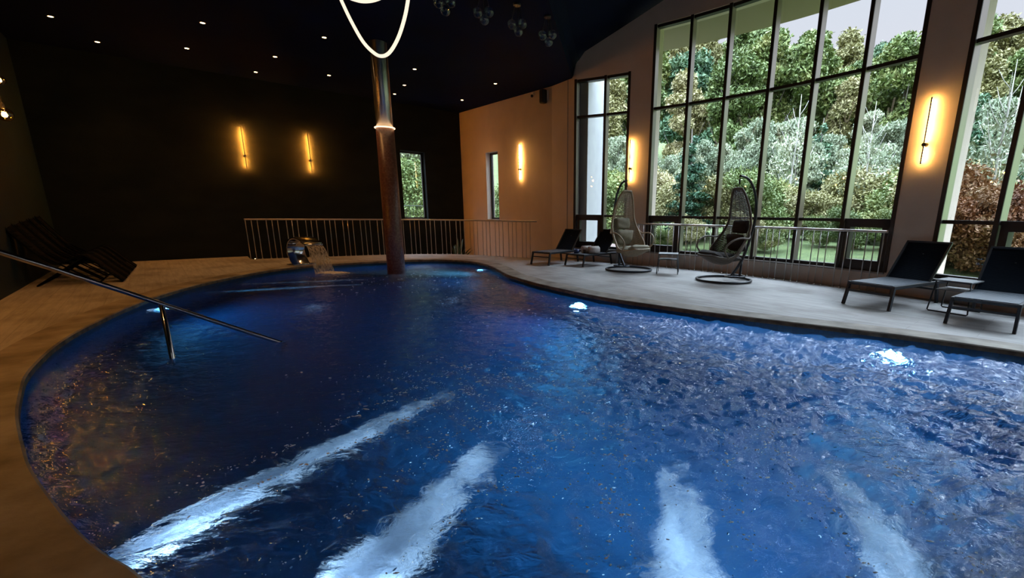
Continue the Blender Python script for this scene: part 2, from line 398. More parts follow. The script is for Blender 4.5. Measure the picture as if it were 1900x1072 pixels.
# return piece between the tan wall corner and W1
e0 = arc(TH['w1l']); mbr = MB()
dirr = (e0-K_TAN).normalized(); nr = Vector((-dirr.y, dirr.x))
NS = 14
for i in range(NS):
    p, q = K_TAN.lerp(e0, i/NS), K_TAN.lerp(e0, (i+1)/NS); tp, tq = front_top(p.x), front_top(q.x)
    mbr.quad((p.x, p.y, -1.1), (q.x, q.y, -1.1), (q.x, q.y, tq), (p.x, p.y, tp))
    mbr.quad((p.x+nr.x*.4, p.y+nr.y*.4, -1.1), (q.x+nr.x*.4, q.y+nr.y*.4, -1.1), (q.x+nr.x*.4, q.y+nr.y*.4, tq), (p.x+nr.x*.4, p.y+nr.y*.4, tp))
join(mbr, front_panel(TH['w1l'], TH['w1r'], TOP1, 'top', steps=6), front_panel(TH['w1r'], TH['m0'], -.2, 'top'),
     front_panel(TH['m0'], TH['p6'], TOP2, 'top', steps=16), front_panel(TH['p6'], TH['n0'], -.2, 'top', steps=5),
     front_panel(TH['n0'], TH['n6'], TOP2, 'top', steps=8),
     front_panel(TH['w1l'], TH['w1r'], -.2, SILL, steps=4), front_panel(TH['m0'], TH['p6'], -.2, SILL, steps=14),
     front_panel(TH['n0'], TH['n6'], -.2, SILL, steps=8), front_panel(TH['n6'], -28, -.2, 'top', steps=12)).build('wall_front', plaster)
struct(bpy.data.objects['wall_front'])
sl = join(front_panel(TH['w1l'], TH['w1r'], SILL, SILL+.025, AR-.05, .2, 4), front_panel(TH['m0'], TH['p6'], SILL, SILL+.025, AR-.05, .2, 14), front_panel(TH['n0'], TH['n6'], SILL, SILL+.025, AR-.05, .2, 8))
struct(sl.build('trim_1', concrete))

def window(name, keys, top, doors=()):
    root = empty(name, (0, 0, 0)); root['kind'] = 'structure'
    Z0 = SILL+.03
    for k in keys:
        a = TH[k]; p, q = arc(a, AR+.005), arc(a, AR+.17)
        MB().bar((p.x, p.y, (Z0+top)/2), (q.x, q.y, (Z0+top)/2), .055, top-Z0, (0, 0, 1)).build('mullion', frame_met, root)
        t = arc(a, AR-.004); MB().box((t.x, t.y, (Z0+top)/2), (.018, .062, top-Z0), Matrix.Rotation(math.radians(a), 3, 'Z')).build('mullion_cap', frame_dark, root)
    for i in range(len(keys)-1):
        a, b = arc(TH[keys[i]], AR+.10), arc(TH[keys[i+1]], AR+.10)
        for z in (Z0+.03, LTR, UTR, top-.03):
            MB().bar((a.x, a.y, z), (b.x, b.y, z), .12, .055 if z in (LTR, UTR) else .06).build('transom', frame_dark, root)
        ga, gb = arc(TH[keys[i]], AR+.12), arc(TH[keys[i+1]], AR+.12)
        for z0, z1 in ((Z0, LTR), (LTR, UTR), (UTR, top)):
            MB().quad((ga.x, ga.y, z0), (gb.x, gb.y, z0), (gb.x, gb.y, z1), (ga.x, ga.y, z1)).build('pane', glass_m, root)
        if i in doors:      # opening light under the lower transom with a broad frame
            mb = MB(); u = (b-a).normalized(); a2, b2 = a + u*.05, b - u*.05; zt = LTR-.10
            n_ = Vector((u.y, -u.x))*-.02
            A, B = a2 - n_, b2 - n_
            mb.bar((A.x, A.y, LTR-.045), (B.x, B.y, LTR-.045), .13, .14); mb.bar((A.x, A.y, Z0+.10), (B.x, B.y, Z0+.10), .13, .14)
            for p_ in (A + u*.05, B - u*.05): mb.bar((p_.x, p_.y, Z0), (p_.x, p_.y, LTR), .10, .13, (u.y, -u.x, 0))
            mb.build('sash_frame', frame_dark, root)
    return root
window('window_1', ['w1l', 'w1m', 'w1r'], TOP1, (0,))
window('window_2', ['m0', 'm1', 'm2', 'm3', 'm4', 'm5', 'p6'], TOP2, (0, 5))
window('window_3', ['n0', 'n1', 'n2', 'n3', 'n4', 'n5', 'n6'], TOP2, (1,))
# the two small windows in the straight walls
def small_window(name, a, u, out, s0, s1, z0, z1, fm, inset=.20):
    root = empty(name); root['kind'] = 'structure'
    P = lambda s: a + u*s + out*inset
    p, q = P(s0), P(s1); mb = MB()
    for s in (s0+.03, s1-.03): r_ = P(s); mb.bar((r_.x, r_.y, z0), (r_.x, r_.y, z1), .06, .06, (out.x, out.y, 0))
    for z in (z0+.03, z1-.03): mb.bar((p.x, p.y, z), (q.x, q.y, z), .06, .06)
    mb.build('frame', fm, root)
    MB().quad((p.x, p.y, z0), (q.x, q.y, z0), (q.x, q.y, z1), (p.x, p.y, z1)).build('pane', glass_m, root)
    s_ = MB(); a0, b0 = a+u*(s0-.02)-out*.02, a+u*(s1+.02)-out*.02
    s_.bar((a0.x+out.x*.13, a0.y+out.y*.13, z0-.015), (b0.x+out.x*.13, b0.y+out.y*.13, z0-.015), .28, .03); s_.build('sill', concrete, root)
small_window('window_4', K_LEFT, U_DARK, out_dark, dw0, dw1, .98, 3.14, frame_dark)
small_window('window_5', K_FAR, U_TAN, out_tan, tan_s0, tan_s1, 1.0, 3.12, frame_dark)

# ceilings
low = [K_LEFT + Vector((-.3, 0)), K_FAR + Vector((-.3, .5)), K_FAR + Vector((.4, .3)), (K_TAN.x+.5, K_TAN.y+.5), (-.12, 12.9), (-.5, 8), (-1.3, 2), (-2.5, -5), (2.6, -6.4)]
lowc = poly_fill([[(p[0], p[1]) for p in low]], CEIL, True)
n0 = len(lowc.v); lowc.v += [(x, y, CEIL+.25) for x, y, _ in lowc.v[:n0]]; lowc.f += [tuple(i+n0 for i in f)[::-1] for f in lowc.f[:]]
struct(lowc.build('ceiling', navy))
hv = MB()   # raised, sloping ceiling over the glazed side
edge = [(-.12, 12.9), (-.5, 8), (-1.3, 2), (-2.5, -5)]
for i in range(3):
    a, b = edge[i], edge[i+1]
    cs = []
    for x, y in (a, b):
        row = [(x, y, CEIL), (x+.03, y, CEIL+.2), (x+.14, y, 5.0)]
        for k in range(1, 9): xx = x + .14 + k*1.15; row.append((xx, y, 5.0 + .44*(xx-x) - .012*(xx-x)**2))
        cs.append(row)
    for k in range(len(cs[0])-1): hv.quad(cs[0][k], cs[1][k], cs[1][k+1], cs[0][k+1])
struct(hv.build('ceiling_vault', navy, smooth=True))
# roof eaves outside the glazing
sof = join(front_panel(65.5, 6, 5.36, 5.5, AR+.42, 1.35, 24)); struct(sof.build('trim_2', soffit_m))
# the white return wall outside, beside W1
ext = MB(); ext.bar((-.14, 12.78, 2.4), (.86, 15.9, 2.4), .25, 6.6); struct(ext.build('wall_outside', white_ext))
ext2 = MB(); ext2.bar((-2.35, 17.6, 1.6), (-.75, 16.3, 1.6), .2, 5.4); struct(ext2.build('wall_outside_white', white_ext))
# far side of the room (behind the camera)
wall_with_holes('wall_near', Vector((2.6, -5.8)), Vector((8, -3.6)), -1.1, 9, [], plaster_tan, .25, Vector((.38, -.92)))

# ------------------------------------------------------------------ pool outline (traced along the coping's inner edge)
POOL = [(-1.516, 1.356), (-1.774, 1.476), (-2.058, 1.633), (-2.612, 1.982), (-2.959, 2.235), (-3.45, 2.62), (-3.8, 2.93), (-4.174, 3.28), (-4.451, 3.59), (-4.801, 4.03),
        (-5.118, 4.494), (-5.458, 5.101), (-5.889, 5.982), (-6.25, 6.95), (-6.47, 7.945), (-6.56, 9.2), (-6.42, 10.1), (-5.962, 10.9), (-5.45, 11.4), (-4.8, 11.82), (-4.2, 12.15), (-3.5, 12.28), (-2.8, 12.0),
        (-2.316, 11.423), (-1.976, 10.786), (-1.658, 10.011), (-1.403, 9.352), (-1.1, 8.85), (-.728, 8.27), (-.34, 7.76), (.08, 7.25), (.5, 6.82), (.993, 6.43), (1.66, 5.94), (2.231, 5.57),
        (2.761, 5.26), (3.171, 5.02), (3.563, 4.78), (3.95, 4.5), (4.313, 4.2), (4.7, 3.75), (4.95, 3.1), (4.85, 2.4), (4.4, 1.7), (3.6, 1.1), (2.6, .72), (1.5, .52), (.5, .52), (-.3, .68), (-1.0, 1.02)]
pc = [Vector((p.x, p.y)) for p in catmull([(x, y, 0) for x, y in POOL], 4, True)]
def offset(loop, d):
    n = len(loop); out = []
    for i in range(n):
        t = (loop[(i+1) % n] - loop[i-1]).normalized(); out.append(loop[i] + Vector((-t.y, t.x))*d)
    return out
area = sum(pc[i].x*pc[(i+1) % len(pc)].y - pc[(i+1) % len(pc)].x*pc[i].y for i in range(len(pc)))
SG = -1 if area > 0 else 1     # sign that moves outwards
pin, pw, pout = pc, offset(pc, SG*.035), offset(pc, SG*.34)
RAIL_L = [(-8.35, 11.78), (-7.91, 12.06), (-7.34, 12.36), (-6.95, 12.58), (-6.5, 12.83), (-6.1, 13.07), (-5.47, 13.40), (-4.62, 13.70), (-3.62, 13.79), (-2.95, 13.62), (-2.46, 13.39), (-1.89, 13.14), (-1.34, 12.90), (-1.08, 12.80)]
tanp = K_FAR + U_TAN*s_on(K_FAR, U_TAN, (-1.0, 13.7))
# deck outline
o1 = [Vector((2.6, -5.8)), K_LEFT, K_LEFT + U_DARK*s_on(K_LEFT, U_DARK, (-8.95, 12.55))] + [Vector((x-.02, y+.05)) for x, y in RAIL_L] + [Vector((-.9, 13.1)), Vector((-.85, 13.75)), K_TAN + Vector((.1, .2)), arc(TH['w1l'], AR+.1)]
o1 += [arc(64 - i*3.0, AR+.1) for i in range(1, 30)] + [Vector((6.0, -4.4))]
dk = poly_fill([[(p.x, p.y) for p in o1], [(p.x, p.y) for p in pout]], 0.0)
# edge faces of the slab along the stair well
rim = [Vector((K_LEFT + U_DARK*s_on(K_LEFT, U_DARK, (-8.95, 12.55))))] + [Vector((x-.02, y+.05)) for x, y in RAIL_L] + [Vector((-.9, 13.1)), Vector((-.85, 13.75))]
for a, b in zip(rim, rim[1:]): dk.quad((a.x, a.y, 0), (b.x, b.y, 0), (b.x, b.y, -1.1), (a.x, a.y, -1.1))
struct(dk.build('floor', deck))
well = MB(); well.quad((-10, 11, -1.05), (-.3, 11, -1.05), (-.3, 18, -1.05), (-10, 18, -1.05)); struct(well.build('floor_stairwell', deck))
cpg = MB(); n = len(pin)
def ring(a, za, b, zb, mb):
    n0 = len(mb.v); m = len(a); mb.v += [(p.x, p.y, za) for p in a] + [(p.x, p.y, zb) for p in b]
    for i in range(m): j = (i+1) % m; mb.f.append((n0+i, n0+j, n0+m+j, n0+m+i))
pin_r = offset(pc, SG*.012)
ring(pout, .0, pin_r, .0, cpg); ring(pin_r, .0, pin, -.012, cpg)
co = cpg.build('trim_3', coping_m); struct(co)
ce = MB(); ring(pin, -.012, pin, -.055, ce); ring(pin, -.055, pw, -.06, ce); struct(ce.build('trim_4', coping_edge))
# basin
WZ, DEPTH = -.12, -1.32
bs = MB(); ring(pw, -.055, pw, DEPTH, bs)
fl_ = poly_fill([[(p.x, p.y) for p in pw]], DEPTH); k0 = len(bs.v); bs.v += fl_.v; bs.f += [tuple(i+k0 for i in f) for f in fl_.f]
# entry steps under the handrail
basin = struct(bs.build('pool_basin', pool_m)); box_uv(basin)

# ------------------------------------------------------------------ water
rng = np.random.default_rng(4)
JETS = [((-2.02, 1.62), (-1.02, 3.45), .13, .26), ((-1.12, 1.12), (-.42, 2.62), .26, .42), ((.34, .72), (.55, 2.40), .26, .42), ((1.30, .72), (1.52, 2.40), .24, .40)]
FARJ = [((-6.38, 7.80), (-4.1, 8.75), .12, .30), ((-6.42, 8.75), (-4.3, 9.35), .10, .26)]
def inside(px, py, loop):
    x = np.array([p.x for p in loop]); y = np.array([p.y for p in loop]); c = np.zeros(px.shape, bool); j = len(x)-1
    for i in range(len(x)):
        cond = ((y[i] > py) != (y[j] > py)); xi = (x[j]-x[i])*(py-y[i])/(y[j]-y[i]+1e-12) + x[i]
        c ^= cond & (px < xi); j = i
    return c
def wave_height(X, Y):
    h = np.zeros_like(X)
    # agitation: strong over the near right half, calmer on the far left
    ag = .32 + 1.55/(1+np.exp(-(X - .25*(Y-3) + .2)/.7))*np.exp(-np.clip(Y-5, 0, 9)/3.) + .30*np.exp(-np.clip(Y-2, 0, 9)/2.5)*(1/(1+np.exp(-(X+1.6)/.5)))
    for (a, b, w0, w1) in JETS:
        a, b = np.array(a), np.array(b); d = b-a; t = np.clip(((X-a[0])*d[0]+(Y-a[1])*d[1])/(d@d), 0, 1.3)
        dist = np.hypot(X-a[0]-t*d[0], Y-a[1]-t*d[1]); ag += .5*np.exp(-(dist/.35)**2)
    wx = X + .18*np.sin(1.7*Y+.6) + .10*np.sin(3.1*X+1.3*Y); wy = Y + .16*np.sin(2.1*X+.3) + .09*np.sin(2.7*Y-1.9*X)
    for i in range(90):
        lam = .08*(.42/.08)**rng.random() if i % 6 else .5 + .7*rng.random(); th = rng.normal(1.15, .75) if i % 3 else rng.random()*6.283; k = 2*np.pi/lam
        s_ = np.sin(k*(wx*np.cos(th)+wy*np.sin(th)) + rng.random()*6.283)
        am = .0030*lam/.4*min(1, .35/lam)**1.2; h += am*(1-np.abs(s_))*1.3 if i % 2 else am*s_
    return np.clip((h - h.mean())*ag, -.035, .03), ag
GS = .026
gx = np.arange(-6.8, 5.2, GS); gy = np.arange(.35, 12.5, GS); X, Y = np.meshgrid(gx, gy)
H, AG = wave_height(X, Y)
msk = inside(X, Y, offset(pc, SG*.06)) & (np.hypot(X+4.03, Y-10.28) > .165)
idx = -np.ones(X.shape, int); idx[msk] = np.arange(msk.sum())
verts = np.c_[X[msk], Y[msk], WZ + H[msk]]
q = np.stack([idx[:-1, :-1], idx[:-1, 1:], idx[1:, 1:], idx[1:, :-1]], -1).reshape(-1, 4); q = q[(q >= 0).all(1)]
me = bpy.data.meshes.new('pool_water'); me.from_pydata(verts.tolist(), [], q.tolist()); me.update()
me.polygons.foreach_set('use_smooth', [True]*len(me.polygons)); me.materials.append(water_m)
at_ = me.attributes.new('agitation', 'FLOAT', 'POINT'); at_.data.foreach_set('value', np.clip(.34 + .45*AG[msk], 0, 1).astype(np.float32))
wo_ = bpy.data.objects.new('pool_water', me); C.objects.link(wo_)
tag(wo_, 'rippling deep blue pool water filling the curved basin', 'water', kind='stuff')

def plume(a, b, w0, w1, name, label, z0=-.15, z1=-.26, m=bubble_m, sheets=7, group=None):
    """a cloud of fine bubbles driven from a wall jet: several torn layers one under the other"""
    a, b = Vector(a), Vector(b); d = b-a; Ln = d.length; u = d/Ln; s = Vector((-u.y, u.x)); n, k = 26, 9
    V, Fc, UV = [], [], []
    for sh in range(sheets):
        f = sh/max(sheets-1, 1); n0 = len(V); ws = 1 - .45*abs(f-.35)
        for i in range(n+1):
            t = i/n; w = (w0+(w1-w0)*t**.7)*ws*1.5
            bend = .05*math.sin(t*5 + a.x*3)*t
            for j in range(k+1):
                v = j/k*2-1; p = a + u*(Ln*t) + s*(v*w*.62 + bend)
                z = z0 + (z1-z0)*f + (-.16*(1-t)**2) - .10*v*v + .012*math.sin(9*t+4*v+sh)
                V.append((p.x, p.y, z)); UV.append((t, 1-abs(v)))
        for i in range(n):
            for j in range(k): Fc.append((n0+i*(k+1)+j, n0+i*(k+1)+j+1, n0+(i+1)*(k+1)+j+1, n0+(i+1)*(k+1)+j))
    me = bpy.data.meshes.new(name); me.from_pydata(V, [], Fc); uv = me.uv_layers.new(name='UVMap')
    for lp in me.loops: uv.data[lp.index].uv = UV[lp.vertex_index]
    me.polygons.foreach_set('use_smooth', [True]*len(me.polygons)); me.materials.append(m)
    o = bpy.data.objects.new(name, me); C.objects.link(o)
    return tag(o, label, 'water jet', group)
jl = ['long white underwater bubble jet rising from the near left pool edge', 'broad white bubble jet at the bottom centre left, second from the left', 'white bubble jet right of centre at the bottom, third from the left', 'rightmost white bubble jet near the bottom right of the pool']
for (a, b, w0, w1), t_ in zip(JETS, jl): plume(a, b, w0, w1, 'water_jet', t_, group='bubble jets along the near pool edge')
for (a, b, w0, w1), t_ in zip(FARJ, ['nearer thin white jet streak by the far left pool edge', 'farther thin white jet streak by the far left pool edge']):
    plume(a, b, w0, w1, 'water_jet', t_, -.14, -.18, m=foam_m, sheets=3, group='thin jet streaks on the far left')

# foam flecks riding on the surface round the jets and in the middle of the near pool
fk = MB(); hz_ = lambda x, y: WZ + float(H[min(H.shape[0]-1, max(0, int((y-gy[0])/GS))), min(H.shape[1]-1, max(0, int((x-gx[0])/GS)))])
cents = []
for (a, b, w0, w1) in JETS:
    for _ in range(430):
        t = rng.random()**.7*1.25; sd = rng.normal(0, 1); w = (w0+(w1-w0)*min(t, 1))*.75
        d = np.array(b)-np.array(a); nn = np.array([-d[1], d[0]])/np.hypot(*d); p = np.array(a)+d*t+nn*(np.sign(sd)*w*(.75+.35*abs(sd))); cents.append(p)
for cx_, cy_, sx, sy, n_ in ((-.3, 3.6, .45, .35, 330), (.25, 3.1, .25, .8, 380), (.9, 3.0, .5, .5, 300), (-1.1, 3.6, .5, .3, 220), (-.8, 3.0, .25, .3, 160), (2.0, 2.4, .7, .6, 260), (-3.2, 9.0, 1.2, .8, 160), (.1, 5.5, .9, .8, 160), (.15, 2.0, .12, .7, 200)):
    for _ in range(n_): cents.append(np.array([cx_, cy_]) + rng.normal(size=2)*[sx, sy])
for p in cents:
    r = (.0016 + .0045*rng.random()**3)*(.7+.25*math.hypot(*p)); th = rng.random()*6.28; el = 1 + 1.6*rng.random(); ph = rng.random()*6.28; z = hz_(*p) + .004
    n0 = len(fk.v); q_ = []
    for j in range(7):
        a = 2*PI*j/7; rr_ = r*(.7+.5*math.sin(3*a+ph)**2); x_, y_ = math.cos(a)*rr_*el, math.sin(a)*rr_
        xx, yy = p[0]+x_*math.cos(th)-y_*math.sin(th), p[1]+x_*math.sin(th)+y_*math.cos(th); fk.v.append((xx, yy, z))
    fk.v.append((p[0], p[1], z+.004)); fk.f += [(n0+j, n0+(j+1) % 7, n0+7) for j in range(7)]
tag(fk.build('surface_foam', mat('foam_fleck', (.80, .90, 1.0), .3)), 'small white foam flecks scattered on the water between the bubble jets', 'foam', kind='stuff')

# pool lamps: lens on the basin wall with its lamp
def add_light(kind, name, loc, energy, col, size=.1, target=None, spot=None, blend=.5, parent=None):
    ld = bpy.data.lights.new(name, kind); ld.energy = energy; ld.color = col
    if kind in ('POINT', 'SPOT'): ld.shadow_soft_size = size
    if kind == 'SPOT': ld.spot_size = spot; ld.spot_blend = blend
    if kind == 'AREA': ld.size = size
    o = bpy.data.objects.new(name, ld); C.objects.link(o)
    loc = Vector(loc)
    o.location = loc
    if target is not None: o.rotation_euler = (Vector(target)-loc).to_track_quat('-Z', 'Y').to_euler()
    if parent is not None: o.parent = parent; o.location = loc - parent.location
    return o
BLUE = (.10, .50, 1.0)
def pool_lamp(px, py, power, label, aim=None, z=-.42, col=BLUE, cone=150):
    p = Vector((px, py)); i = min(range(len(pw)), key=lambda i: (pw[i]-p).length); q_ = pw[i]
    t = (pw[(i+1) % len(pw)] - pw[i-1]).normalized(); inw = Vector((-t.y, t.x))*(-SG)
    root = empty('pool_light', (q_.x, q_.y, z), 0, label, 'pool light', 'underwater lights in the pool wall')
    ax = (inw.x, inw.y, 0)
    MB().lathe([(.08, 0), (.08, .012), (.055, .02)], axis=ax, k=20).build('rim', chrome, root, True)
    MB().lathe([(.0, .026), (.03, .024), (.05, .015)][::-1], axis=ax, k=20).build('lens', pool_led, root, True)
    tgt = (q_.x + inw.x*2, q_.y + inw.y*2, z-.1) if aim is None else aim
    add_light('SPOT', 'pool_lamp_beam', (q_.x+inw.x*.06, q_.y+inw.y*.06, z), power, col, .06, tgt, math.radians(cone), .6, root)
pool_lamp(-6.05, 6.35, 120, 'underwater light glowing by the handrail at the far left pool edge')
pool_lamp(.06, 7.3, 170, 'underwater light below the deck corner in front of the hanging chairs')
pool_lamp(3.5, 4.85, 60, 'underwater light at the right pool edge near the sun loungers')
pool_lamp(-2.35, 11.5, 120, 'underwater light at the far end of the pool beyond the column')
pool_lamp(-2.02, 1.60, 300, 'underwater light where the long left bubble jet starts', (-1.5, 2.6, -.22), -.5, col=(.45, .72, 1.0), cone=100)
pool_lamp(-1.10, 1.06, 450, 'underwater light under the near pool edge by the broad bubble jet', (-.75, 1.9, -.2), -.5, col=(.45, .72, 1.0), cone=105)
pool_lamp(.34, .55, 620, 'underwater light under the near pool edge by the third jet', (.45, 1.6, -.2), -.5, col=(.45, .72, 1.0), cone=105)
pool_lamp(1.28, .52, 700, 'underwater light under the near pool edge by the rightmost jet', (1.35, 1.6, -.2), -.5, col=(.45, .72, 1.0), cone=105)
pool_lamp(4.6, 2.0, 45, 'underwater light on the right side of the pool, out by the near edge')
def floor_lamp_spot(x, y, label):
    root = empty('floor_light', (x, y, DEPTH), 0, label, 'floor light', 'small lights in the pool floor')
    MB().lathe([(.09, .001), (.09, .012), (.07, .016)], k=18).build('rim', chrome, root, True)
    MB().lathe([(.065, .012), (.0, .02)], k=18).build('lens', pool_led, root, True)
for x, y, t_ in ((-4.4, 7.6, 'small round floor light in the far middle of the pool, left of its neighbour'), (-2.3, 8.3, 'small round floor light in the far middle of the pool, right of its neighbour'), (-.45, 3.9, 'round floor light in the middle of the near pool')): floor_lamp_spot(x, y, t_)

# ================================================================== column, fountain, handrail
CXY = Vector((-4.03, 10.28))
cr0 = empty('column', (CXY.x, CXY.y, DEPTH), 0, 'tall round column standing in the pool, mosaic below and steel above', 'column')
def cyl_uv(o, r):
    uv = o.data.uv_layers.new(name='UVMap')
    for p in o.data.polygons:
        c = p.center; a0 = math.atan2(c.y, c.x)
        for li in p.loop_indices:
            v = o.data.vertices[o.data.loops[li].vertex_index].co; a = math.atan2(v.y, v.x)
            while a-a0 > PI: a -= 2*PI
            while a-a0 < -PI: a += 2*PI
            uv.data[li].uv = (a*r, v.z)
o = MB().lathe([(.19, 0), (.19, 2.0), (.18, 2.92-DEPTH)], k=40).build('mosaic_shaft', col_mosaic, cr0, True); cyl_uv(o, .19)
tag(o, 'copper red mosaic lower shaft')
tag(MB().lathe([(.165, 2.92-DEPTH), (.165, CEIL-DEPTH)], k=40).build('steel_shaft', mat('brushed_steel', (.66, .62, .58), .34, 1., Anisotropic=.95, Anisotropic_Rotation=.25), cr0, True), 'polished steel upper shaft')
tag(MB().tube([(.193*math.cos(a), .193*math.sin(a), 2.93-DEPTH) for a in [2*PI*i/32 for i in range(32)]], .014, 8, True).build('light_ring', led_ring, cr0, True), 'glowing amber ring')

sm_ = MATS['brushed_steel']; tg = N(sm_, 'ShaderNodeTangent'); tg.direction_type = 'RADIAL'; tg.axis = 'Z'; L(sm_, tg.outputs[0], bsdf(sm_).inputs['Tangent'])
# cobra fountain
fr0 = empty('waterfall_spout', (-6.38, 10.72, 0), math.radians(-32), 'polished steel cobra spout on the pool edge pouring water beside the railing', 'fountain')
prof = catmull([(-.06, 0, .0), (-.16, 0, .12), (-.24, 0, .3), (-.2, 0, .48), (-.04, 0, .6), (.18, 0, .62), (.42, 0, .56), (.58, 0, .48)], 6)
sb = MB(); hw = .20; th = .05
for i, p in enumerate(prof):
    d = (prof[min(i+1, len(prof)-1)] - prof[max(i-1, 0)]).normalized(); nn = Vector((-d.z, 0, d.x)); t_ = th*(.5+.5*math.sin(PI*min(1, i/len(prof)*1.1)))
    for y, s_ in ((-hw, -1), (hw, -1), (hw, 1), (-hw, 1)): sb.v.append(tuple(p + nn*(t_/2*s_) + Vector((0, y, 0))))
for i in range(len(prof)-1):
    for j in range(4): j2 = (j+1) % 4; sb.f.append((i*4+j, i*4+j2, i*4+4+j2, i*4+4+j))
sb.f.append((3, 2, 1, 0)); e_ = (len(prof)-1)*4; sb.f.append((e_, e_+1, e_+2, e_+3))
sb.build('spout', chrome, fr0, True, .006)
MB().box((-.06, 0, .012), (.34, .5, .024)).build('base_plate', chrome, fr0, bevel=.005)
MB().bar((.46, -.2, .53), (.46, .2, .53), .16, .035, (.3, 0, 1)).build('lip', chrome, fr0, bevel=.006)
ws = MB(); V, Fc = [], []
for i in range(19):
    t = i/18
    for j in range(25):
        v = j/24*2-1; V.append((.57 + .34*t**.75 + .012*math.sin(v*17+t*3), v*(.19+.03*t) , .47 - .66*t**1.35 + .006*math.sin(v*31)))
for i in range(18):
    for j in range(24): Fc.append((i*25+j, i*25+j+1, (i+1)*25+j+1, (i+1)*25+j))
ws.v, ws.f = V, Fc
wf = ws.build('falling_water', stream_m, None, True); wf.location = fr0.location; wf.rotation_euler = fr0.rotation_euler
tag(wf, 'sheet of water falling from the steel spout into the pool', 'water', kind='stuff')
ff = MB(); V, Fc = [], []
UVf = []
for i in range(13):
    for j in range(25):
        r_ = i/12; a = 2*PI*j/24; V.append((r_*.62*math.cos(a)*(1+.15*math.sin(3*a)), r_*.36*math.sin(a), .016*(1-r_) + .006*math.sin(13*a+9*r_))); UVf.append((0, 1-r_))
for i in range(12):
    for j in range(24): Fc.append((i*25+j, i*25+j+1, (i+1)*25+j+1, (i+1)*25+j))
def uvmesh(name, V, Fc, UV, m, loc, rz):
    me = bpy.data.meshes.new(name); me.from_pydata(V, [], Fc); uv = me.uv_layers.new(name='UVMap')
    for lp in me.loops: uv.data[lp.index].uv = UV[lp.vertex_index]
    me.materials.append(m); o = bpy.data.objects.new(name, me); C.objects.link(o); o.location = loc; o.rotation_euler = (0, 0, rz); return o
tag(uvmesh('splash_foam', V, Fc, UVf, foam_m, (-5.35, 10.1, WZ+.02), -.3), 'white foam patch where the spout water hits the pool', 'foam', kind='stuff')

# pool handrail running down into the water on the left
A_, B_ = Vector((-3.173, 4.697, -.12)), Vector((-4.397, 3.507, .919)); dr = (B_-A_).normalized()
hr = empty('pool_handrail', (-3.785, 4.102, DEPTH), 0, 'steel handrail sloping down into the water at the left of the pool', 'handrail')
off = Vector((-3.785, 4.102, DEPTH))
top_pts = [B_ + dr*.18 + Vector((-.42, -.4, -.02)), B_ + dr*.16 + Vector((-.16, -.15, .03)), B_ + dr*.05, A_ + dr*.1, A_ - dr*.02, A_ + Vector((.05, .05, -.10)), A_ + Vector((.03, .04, -.5))]
MB().tube([p-off for p in catmull(top_pts, 5)], .021, 12).build('rail', chrome, hr, True)
MB().tube([Vector((0, 0, 0)), Vector((0, 0, .392-DEPTH))], .021, 12).build('post', chrome, hr, True)
e2 = top_pts[0]; MB().tube([e2-off, e2 + Vector((-.1, -.09, -.1))-off, e2 + Vector((-.12, -.11, -.3))-off, Vector((e2.x-.12, e2.y-.11, 0))-off], .021, 12).build('post', chrome, hr, True)

# ================================================================== railings with posts in threes
def railing(name, pts, label, pitch=.45, gap=.125, top_w=.045, h=1.0, glow=False):
    path = catmull([(x, y, 0) for x, y in pts], 10); cum = [0]
    for a, b in zip(path, path[1:]): cum.append(cum[-1] + (b-a).length)
    def at(s):
        for i in range(len(cum)-1):
            if cum[i+1] >= s: t = (s-cum[i])/(cum[i+1]-cum[i]); return path[i].lerp(path[i+1], t)
        return path[-1]
    o0 = path[0]; root = empty(name, tuple(o0), 0, label, 'railing')
    MB().tube([p - o0 + Vector((0, 0, h)) for p in path], .021, 10).build('top_rail', satin, root, True)
    proto = MB().tube([(0, 0, 0), (0, 0, h-.01)], .009, 8).lathe([(.02, .0), (.02, .012), (.012, .02)], k=10).build('post', satin, root, True)
    s = .02; first = True
    while s < cum[-1]-.02:
        for k in range(3):
            ss = s + k*gap
            if ss > cum[-1]-.01: break
            p = at(ss) - o0
            if first: proto.location = p; first = False
            else:
                c = proto.copy(); C.objects.link(c); c.location = p; c.parent = root
        s += pitch
    return root
railing('stair_railing', RAIL_L, 'long curved steel railing along the stairwell by the dark wall', .44, .125)
RAIL_R = [tuple(arc(a, 11.80)) for a in (57.6, 54, 50, 46, 42, 38, 34, 31, 29.2)]
railing('window_railing', RAIL_R, 'steel railing in front of the tall windows behind the hanging chairs', .46, .13)
# small uplight by the first railing post
ul = empty('floor_uplight', (-8.2, 11.76, 0), 0, 'small floor uplight glowing beside the first post of the left railing', 'uplight')
MB().lathe([(.05, 0), (.05, .02), (.035, .024)], k=16).build('rim', chrome, ul, True); MB().lathe([(.033, .021), (.0, .027)], k=16).build('lens', down_m, ul, True)

